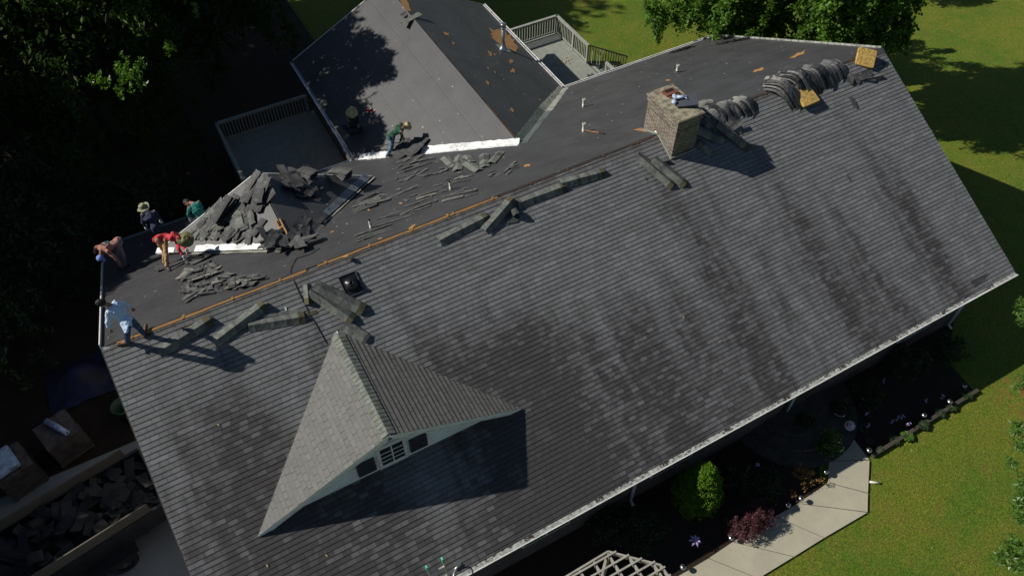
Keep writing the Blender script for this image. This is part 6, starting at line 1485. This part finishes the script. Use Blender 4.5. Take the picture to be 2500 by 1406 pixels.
# stacked packs: aligned sheets
def pack(c0, X, Z, n, l, wd, dz, fan, label, group, mats, curl=.0, shift=.02, droop=None):
    X = Vector(X).normalized(); Z_ = Vector(Z).normalized()
    for i in range(n):
        a8 = fan*(i-n/2); Y = Z_.cross(X); Xi = X*math.cos(a8)+Y*math.sin(a8)
        scrap(Vector(c0)+Z_*dz*i+Xi*rnd.uniform(-shift, shift)+Y*rnd.uniform(-shift, shift), Xi, Z_, l*rnd.uniform(.9, 1), wd*rnd.uniform(.92, 1), mats[i % len(mats)], label, group, name='stacked_shingle', curl=curl, ragged=.008)
pack(pL.px(560, 525)+pL.nn*.24, pL.u*.35+pL.d*.9, pL.nn, 8, .95, .30, .02, .05, 'shingle in the neat stack on the big heap of the stripped dormer', 'neat stack on the big heap', ('scrap', 'scrap2'))
pack(pR.px(757, 446)+V(0, 0, .32), V(.25, -.95, .35), V(-.1, .35, 1), 8, .85, .34, .02, .045, 'shingle in the upright stack at the shaded eave of the stripped dormer', 'stack at the shaded dormer eave', ('scrap', 'scrap2'), curl=.05)
pack(pR.px(838, 448)+V(0, 0, .34), V(.35, -.9, .3), V(-.1, .35, 1), 9, .90, .36, .022, .06, 'shingle in the fanned stack beside the grey metal valley', 'fanned stack beside the metal valley', ('scrap2', 'scrap', 'scrap'), curl=.05)
# sheets draped over a ridge line
def drape(p, X, Yd, half, l1, l2, drop1, drop2, wd, mat, label, group, name='draped_shingle'):
    """bent sheet: crosses a ridge, hanging down on both sides; X along ridge, Yd across"""
    m = MB(); rows = []; N_ = 8
    for i in range(N_+1):
        f = i/N_; s = -l1 + (l1+l2)*f
        z = -drop1*(abs(s)/l1)**1.7 if s < 0 else -drop2*(s/l2)**1.7
        c = Vector(p)+Yd*s+V(0, 0, z); rows.append([c-X*wd/2, c+X*wd/2])
    m.grid(rows, 0, smooth=False); lo = [[q-V(0, 0, .006) for q in r] for r in rows]; m.grid([r[::-1] for r in lo], 0, smooth=False)
    for i in range(N_):
        m.face((rows[i][1], rows[i+1][1], lo[i+1][1], lo[i][1])); m.face((lo[i][0], lo[i+1][0], rows[i+1][0], rows[i][0]))
    m.face((rows[N_][0], rows[N_][1], lo[N_][1], lo[N_][0])[::-1]); m.face((rows[0][0], rows[0][1], lo[0][1], lo[0][0]))
    o = m.build(name, M[mat], None, loc=tuple(p)); return tag(o, label, 'shingle', group)
def bundle(xc, n, z0, dx, wd, back, frontl, mats, label, group, lean=.0, seed=0, dz=.012, yoff=0.0, yaw=0.0):
    r = random.Random(seed)
    for i in range(n):
        ya = yaw+r.uniform(-.06, .06); X = V(math.cos(ya), math.sin(ya), 0); Yd = V(math.sin(ya), -math.cos(ya), 0)
        x = xc+dx*(i-n/2)+r.uniform(-.015, .015); f2 = frontl*r.uniform(.85, 1.08); b2_ = back*r.uniform(.75, 1.2)
        f8 = math.sin(math.pi*(i+.5)/n)
        drape((x, yoff+r.uniform(-.05, .05), z0+dz*n*f8+.008*(i % 3)), X+V(0, 0, .10*(1 if i < n/2 else -1)), Yd, 0, b2_, f2, PB*b2_*r.uniform(.35, .75), PF*f2*1.0+z0+dz*n*f8*.8, wd*r.uniform(.8, 1.1), mats[i % len(mats)], label, group)
# ridge bundles right of the chimney (x along ridge)
bundle(18.0, 9, .07, .055, .20, .24, .55, ('drape_a', 'drape_a', 'drape_c', 'drape_a'), 'pale bent shingle in the first draped bundle right of the chimney', 'first draped bundle right of the chimney', seed=1, yaw=.42, dz=.012)
bundle(18.55, 6, .10, .10, .28, .20, .46, ('drape_a', 'drape_b', 'drape_c'), 'bent shingle in the striped middle bundle between chimney and big bundles', 'striped middle bundle', seed=2, yaw=.42, dz=.012)
bundle(19.2, 6, .08, .11, .30, .18, .48, ('drape_a', 'drape_b', 'drape_a', 'drape_b'), 'bent shingle in the bundle just left of the exposed ridge slot', 'bundle left of the exposed slot', seed=3, yaw=.42, dz=.010)
bundle(20.75, 13, .06, .035, .20, .42, .78, ('drape_c', 'drape_a', 'drape_b', 'drape_c'), 'bent shingle in the big draped bundle with splayed ends, leftmost on the ridge end', 'big splayed bundle', seed=4, yaw=.50, dz=.022, yoff=-.05)
bundle(21.5, 11, .16, .055, .26, .46, .66, ('drape_a', 'drape_b', 'drape_c', 'drape_b'), 'bent shingle in the tallest draped bundle', 'tallest draped bundle', seed=5, yaw=.50, dz=.022, yoff=.05)
bundle(22.3, 9, .12, .085, .30, .30, .62, ('drape_b', 'drape_b', 'drape_c', 'drape_a'), 'bent shingle in the dark curved bundle before the yellow foam pads', 'dark curved bundle', seed=6, yaw=.45, dz=.018)
bundle(23.0, 6, .10, .12, .30, .24, .48, ('drape_a', 'drape_b', 'drape_c'), 'bent shingle in the bundle nearest the yellow foam pad', 'bundle nearest the foam pad', seed=7, yaw=.4, dz=.014)
heap(FR, [(1700, 285), (1745, 270), (1790, 290), (1785, 320), (1730, 315)], 14, 'torn shingle in the loose heap against the chimney', 'loose heap against the chimney', l=(.3, .7), wd=(.15, .3), ang=.3, hmax=.2, mats=('scrap3', 'scrap2', 'scrap'), seed=11, tilt=.25)
heap(BK, [(1690, 262), (1712, 248), (1738, 252), (1735, 262), (1712, 270)], 7, 'pale flat shingle behind the chimney on the felt', 'pale shingles behind the chimney', l=(.3, .6), wd=(.2, .3), ang=0, spread=.2, hmax=.05, mats=('scrap3',), seed=12)
heap(FR, [(2070, 195), (2115, 180), (2150, 187), (2120, 200), (2080, 210)], 9, 'torn shingle scrap beside the draped bundles at the ridge end', 'scraps at the ridge end', l=(.25, .5), wd=(.12, .28), ang=.1, hmax=.1, mats=('scrap', 'scrap2'), seed=13)
cap_run(FR, (2112, 196), (2152, 188), 'small grey cap run poking out under the foam pad bundles', hw=.09, group='scraps of cap at the ridge end', end='scrap')
for u, v, r_, lab in ((2082, 250, .17, 'dark leaf-shaped shingle scrap alone on the slope below the bundles'), (2071, 435, .07, 'tiny dark shingle chip alone in the middle of the right slope'), (2158, 157, .09, 'small dark scrap near the top right roof corner'), (1576, 437, .04, 'tiny pale chip on the shingles left of the two cap runs')):
    c = FR.px(u, v)+FR.nn*.03; m = MB(); n = 7; m.slab([c+FR.u*math.cos(-6.283*k/n)*r_*.6*rnd.uniform(.8, 1.2)+FR.d*math.sin(-6.283*k/n)*r_*1.5*rnd.uniform(.7, 1.1) for k in range(n)][::-1], FR.nn, .01)
    tag(m.build('shingle_scrap', M['scrap2'], None, loc=tuple(c)), lab, 'shingle scrap')
# yellow foam pads
def pad(c, X, Z, s1, s2, th, label):
    X = Vector(X).normalized(); Z = Vector(Z).normalized(); X = (X-Z*X.dot(Z)).normalized(); Y = Z.cross(X); c = Vector(c); m = MB(); pts = []
    for sx, sy in ((1, 1), (-1, 1), (-1, -1), (1, -1)):
        for k in range(5):
            a8 = {(1, 1): 0, (-1, 1): math.pi/2, (-1, -1): math.pi, (1, -1): 1.5*math.pi}[(sx, sy)]+k*math.pi/8
            pts.append((sx*(s1/2-.05)+math.cos(a8)*.05, sy*(s2/2-.05)+math.sin(a8)*.05))
    rows = [[c+X*a*k+Y*b*k+Z*z for a, b in pts] for k, z in ((.97, 0), (1, .015), (1, th-.015), (.97, th), (.0, th+.004))]
    m.grid(rows, 0, True, False); o = m.build('foam_pad', M['foam'], None, loc=tuple(c))
    return tag(o, label, 'foam pad', 'yellow foam roofing pads')
pc = hit(2112, 143, (0, 1, 0), -.15)
pad(pc, V(.80, -.55, -.25), V(-.30, -.55, .78), .62, .60, .10, 'yellow foam pad propped up sunlit at the ridge end')
pc = FR.px(1966, 245); pad(pc+V(0, 0, .08), V(1, .05, -.1), V(0, -.35, 1), .66, .58, .10, 'yellow foam pad lying half shaded under the draped bundles')
# lead flashing scrap by the chimney foot
c = BK.px(1605, 324)+V(0, 0, .06); m = MB(); 
for k in range(5): sheet(m, c+V(rnd.uniform(-.2, .2), rnd.uniform(-.06, .06), .02*k), V(1, rnd.uniform(-.4, .4), .1), V(rnd.uniform(-.3, .3), 0, 1).normalized(), .22, .07, curl=.03)
tag(m.build('flashing_scrap', M['galv'], None, loc=tuple(c)), 'crumpled metal flashing scrap at the foot of the chimney', 'flashing scrap')
# loose panel flap in the gutter gap
sheetc = FR.px(2405, 678); strip_px(FR, (2372, 694), (2424, 668), .20, 'dark shingle replaced patch at the gap of the gutter guard', 'patch at the gutter gap', mat='scrap2', h=.012)

# ------------------------------------------------------------------ dump trailer on the drive
tt = thing('dump_trailer', 'dump trailer full of torn shingles on the shaded drive', 'trailer', (-2.6, -.8, G0))
ang = .185; TX = V(math.cos(ang), math.sin(ang), 0); TY = V(-math.sin(ang), math.cos(ang), 0); TZ = V(0, 0, 1); tc = V(-2.95, -.95, 0)
TL_, TWd, zf, zt = 4.6, 2.0, G0+.75, -5.0
def tb(m, a, b, z, sx, sy, sz, mi=0): m.box(tc+TX*a+TY*b+TZ*z, sx, sy, sz, (TX, TY, TZ), mi)
m = MB(); tb(m, 0, 0, zf, TL_, TWd, .08); m.build('floor', M['trailer'], tt)
for sy in (-1, 1):
    m = MB(); tb(m, 0, sy*TWd/2, zf+.38, TL_, .05, .76)
    for k in range(7): tb(m, -2.1+k*.7, sy*(TWd/2+.04), zf+.38, .06, .05, .74)
    tb(m, 0, sy*TWd/2, zf+.78, TL_, .09, .06); m.build('side_panel', M['trailer'], tt)
    m = MB(); tb(m, -.2 if sy < 0 else -.1, sy*TWd/2, zf+1.0, TL_-.5, .035, .44); m.build('side_board', M['ply'], tt)
    m = MB(); tb(m, .1, sy*(TWd/2+.20), zf-.02, 1.9, .32, .03); m.build('fender', M['trailer'], tt)
    for a in (-.35, .55):
        m = MB(); c = tc+TX*a+TY*sy*(TWd/2+.2)+TZ*(G0+.37); m.lathe(c-TY*.11, [(.21, 0), (.34, .0), (.375, .03), (.375, .19), (.34, .22), (.21, .22)], tuple(TY), 22); w0 = m.build('wheel', M['tyre'], tt)
        m = MB(); m.lathe(c-TY*.09, [(0, .06), (.07, .06), (.08, .02), (.2, .0), (.215, .02), (.215, .16), (.2, .18), (.08, .15), (0, .14)], tuple(TY), 18); m.build('rim', M['rim'], w0)
for sx in (-1, 1):
    m = MB(); tb(m, sx*TL_/2, 0, zf+.38, .05, TWd, .76); m.build('end_gate', M['trailer'], tt)
m = MB(); tb(m, -TL_/2-.6, 0, zf-.15, 1.3, .12, .1); m.build('drawbar', M['trailer'], tt)
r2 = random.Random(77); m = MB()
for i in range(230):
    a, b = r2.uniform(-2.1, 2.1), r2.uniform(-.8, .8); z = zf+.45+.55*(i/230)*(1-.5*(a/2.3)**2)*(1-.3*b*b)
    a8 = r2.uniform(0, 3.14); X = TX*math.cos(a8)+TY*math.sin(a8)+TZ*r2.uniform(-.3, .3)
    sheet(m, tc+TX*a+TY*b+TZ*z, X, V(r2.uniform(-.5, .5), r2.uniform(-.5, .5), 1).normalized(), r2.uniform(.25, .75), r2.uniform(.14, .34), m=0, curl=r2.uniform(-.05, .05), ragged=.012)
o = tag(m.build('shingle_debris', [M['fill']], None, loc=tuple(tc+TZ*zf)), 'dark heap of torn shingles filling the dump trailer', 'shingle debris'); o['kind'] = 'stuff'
# pallets of new shingle bundles
def pallet(cx, cy, yaw, nl, label):
    X = V(math.cos(yaw), math.sin(yaw), 0); Y = V(-X.y, X.x, 0); t = thing('shingle_pallet', label, 'pallet', (cx, cy, G0), 'pallets of new shingles'); c = V(cx, cy, G0)
    for k in range(5): m = MB(); m.box(c+Y*(-.5+k*.25)+V(0, 0, .12), 1.05, .12, .02, (X, Y, V(0, 0, 1))); m.build('board', M['ply'], t)
    for k in (-1, 0, 1): m = MB(); m.box(c+X*k*.46+V(0, 0, .055), .09, 1.1, .10, (X, Y, V(0, 0, 1))); m.build('runner', M['ply'], t)
    for L_ in range(nl):
        for k in range(3):
            m = MB(); s = (L_ % 2)
            if s: m.box(c+Y*(-.345+.345*k)+V(rnd.uniform(-.01, .01), 0, .175+L_*.085), 1.0, .335, .078, (X, Y, V(0, 0, 1)))
            else: m.box(c+X*(-.335+.335*k)+V(0, rnd.uniform(-.01, .01), .175+L_*.085), .325, 1.03, .078, (X, Y, V(0, 0, 1)))
            m.build('bundle', M['wrap'], t)
    return c, X, Y, G0+.22+nl*.085
c, X, Y, zt_ = pallet(-2.95, 2.62, .30, 11, 'pallet of new shingle bundles with one wrapped roll on top')
m = MB(); p0 = c+V(-.18, .36, 0); p0.z = zt_+.02; p1 = p0+V(.48, -.72, 0)
m.tube(p0, p1, .085, .085, 18); t = thing('underlayment_roll', 'blue and white wrapped roll lying on the pallet of shingles', 'roll', tuple((p0+p1)/2)); m.build('wrapper', M['blueprint'], t)
m = MB(); dd = (p1-p0).normalized(); m.tube(p1, p1+dd*.006, .03, .03, 12); m.build('core', M['void'], t)
c, X, Y, zt_ = pallet(-4.35, 2.15, .30, 11, 'pallet of new shingle bundles at the left edge with wrapped packages on top')
for k in range(4):
    q = c+X*(-.22)+Y*(-.30+.21*k); q.z = zt_+.05; m = MB(); m.box(q, .95, .20, .13, (X, Y, V(0, 0, 1))); o = m.build('wrapped_package', M['bluebag'], None, loc=tuple(q))
    tag(o, ('pale wrapped package nearest the trailer on the left pallet', 'pale wrapped package second from the trailer on the left pallet', 'pale wrapped package third from the trailer on the left pallet', 'pale wrapped package farthest from the trailer on the left pallet')[k], 'package', 'wrapped packages on the left pallet')
    if k == 0: text_on('ARS', .10, q+X*.30-Y*.102, X, -Y, M['sh_navy'], 'lettering', o, .002)
# green bin and blue tarp heap by the house corner
b0 = V(-1.15, 2.75, G0); t = thing('green_bin', 'green plastic bin at the shaded house corner', 'bin', tuple(b0)); m = MB(); m.lathe(b0, [(0, 0), (.25, 0), (.30, .75), (.33, .76), (.33, .80), (.29, .80), (.24, .05)], n=20); m.build('tub', M['bin'], t)
m = MB(); m.path([b0+V(.3, -.1, .62), b0+V(.42, -.1, .7), b0+V(.3, .1, .62)], .012, 6); m.build('handle', M['galv'], t)
rows = []
for i in range(15):
    rows.append([V(-3.3+i*.16, 4.0+j*.15, G0+.05+.75*math.exp(-((i-7)/4.5)**2-((j-6)/4)**2)+.10*mnoise.noise(V(i*.5, j*.6, 2))) for j in range(13)])
m = MB(); m.grid(rows, 0); tag(m.build('tarp', M['tarp'], None, loc=(-2.1, 4.8, G0)), 'dark blue tarp heaped over something beside the shaded house corner', 'tarp')

# a few fallen leaves and chips on the front slope
for u, v, lab in ((1757, 833, 'yellow fallen leaf low on the right half of the front slope'), (1668, 775, 'pale fallen chip left of the yellow leaf on the front slope'), (797, 1355, 'yellow fallen leaf on the shingles below the dormer shadow'), (652, 1380, 'small yellow leaf near the bottom edge left of the dormer'), (533, 1037, 'tiny yellow leaf left of the front dormer')):
    c = FR.px(u, v)+FR.nn*.025; m = MB(); a8 = rnd.uniform(0, 3); X = FR.u*math.cos(a8)+FR.d*math.sin(a8); Y = FR.nn.cross(X)
    m.slab([c-X*.045, c-Y*.02+FR.nn*.006, c+X*.045, c+Y*.02+FR.nn*.006], FR.nn, .002); tag(m.build('fallen_leaf', M['straw'], None, loc=tuple(c)), lab, 'leaf', 'fallen leaves on the front slope')
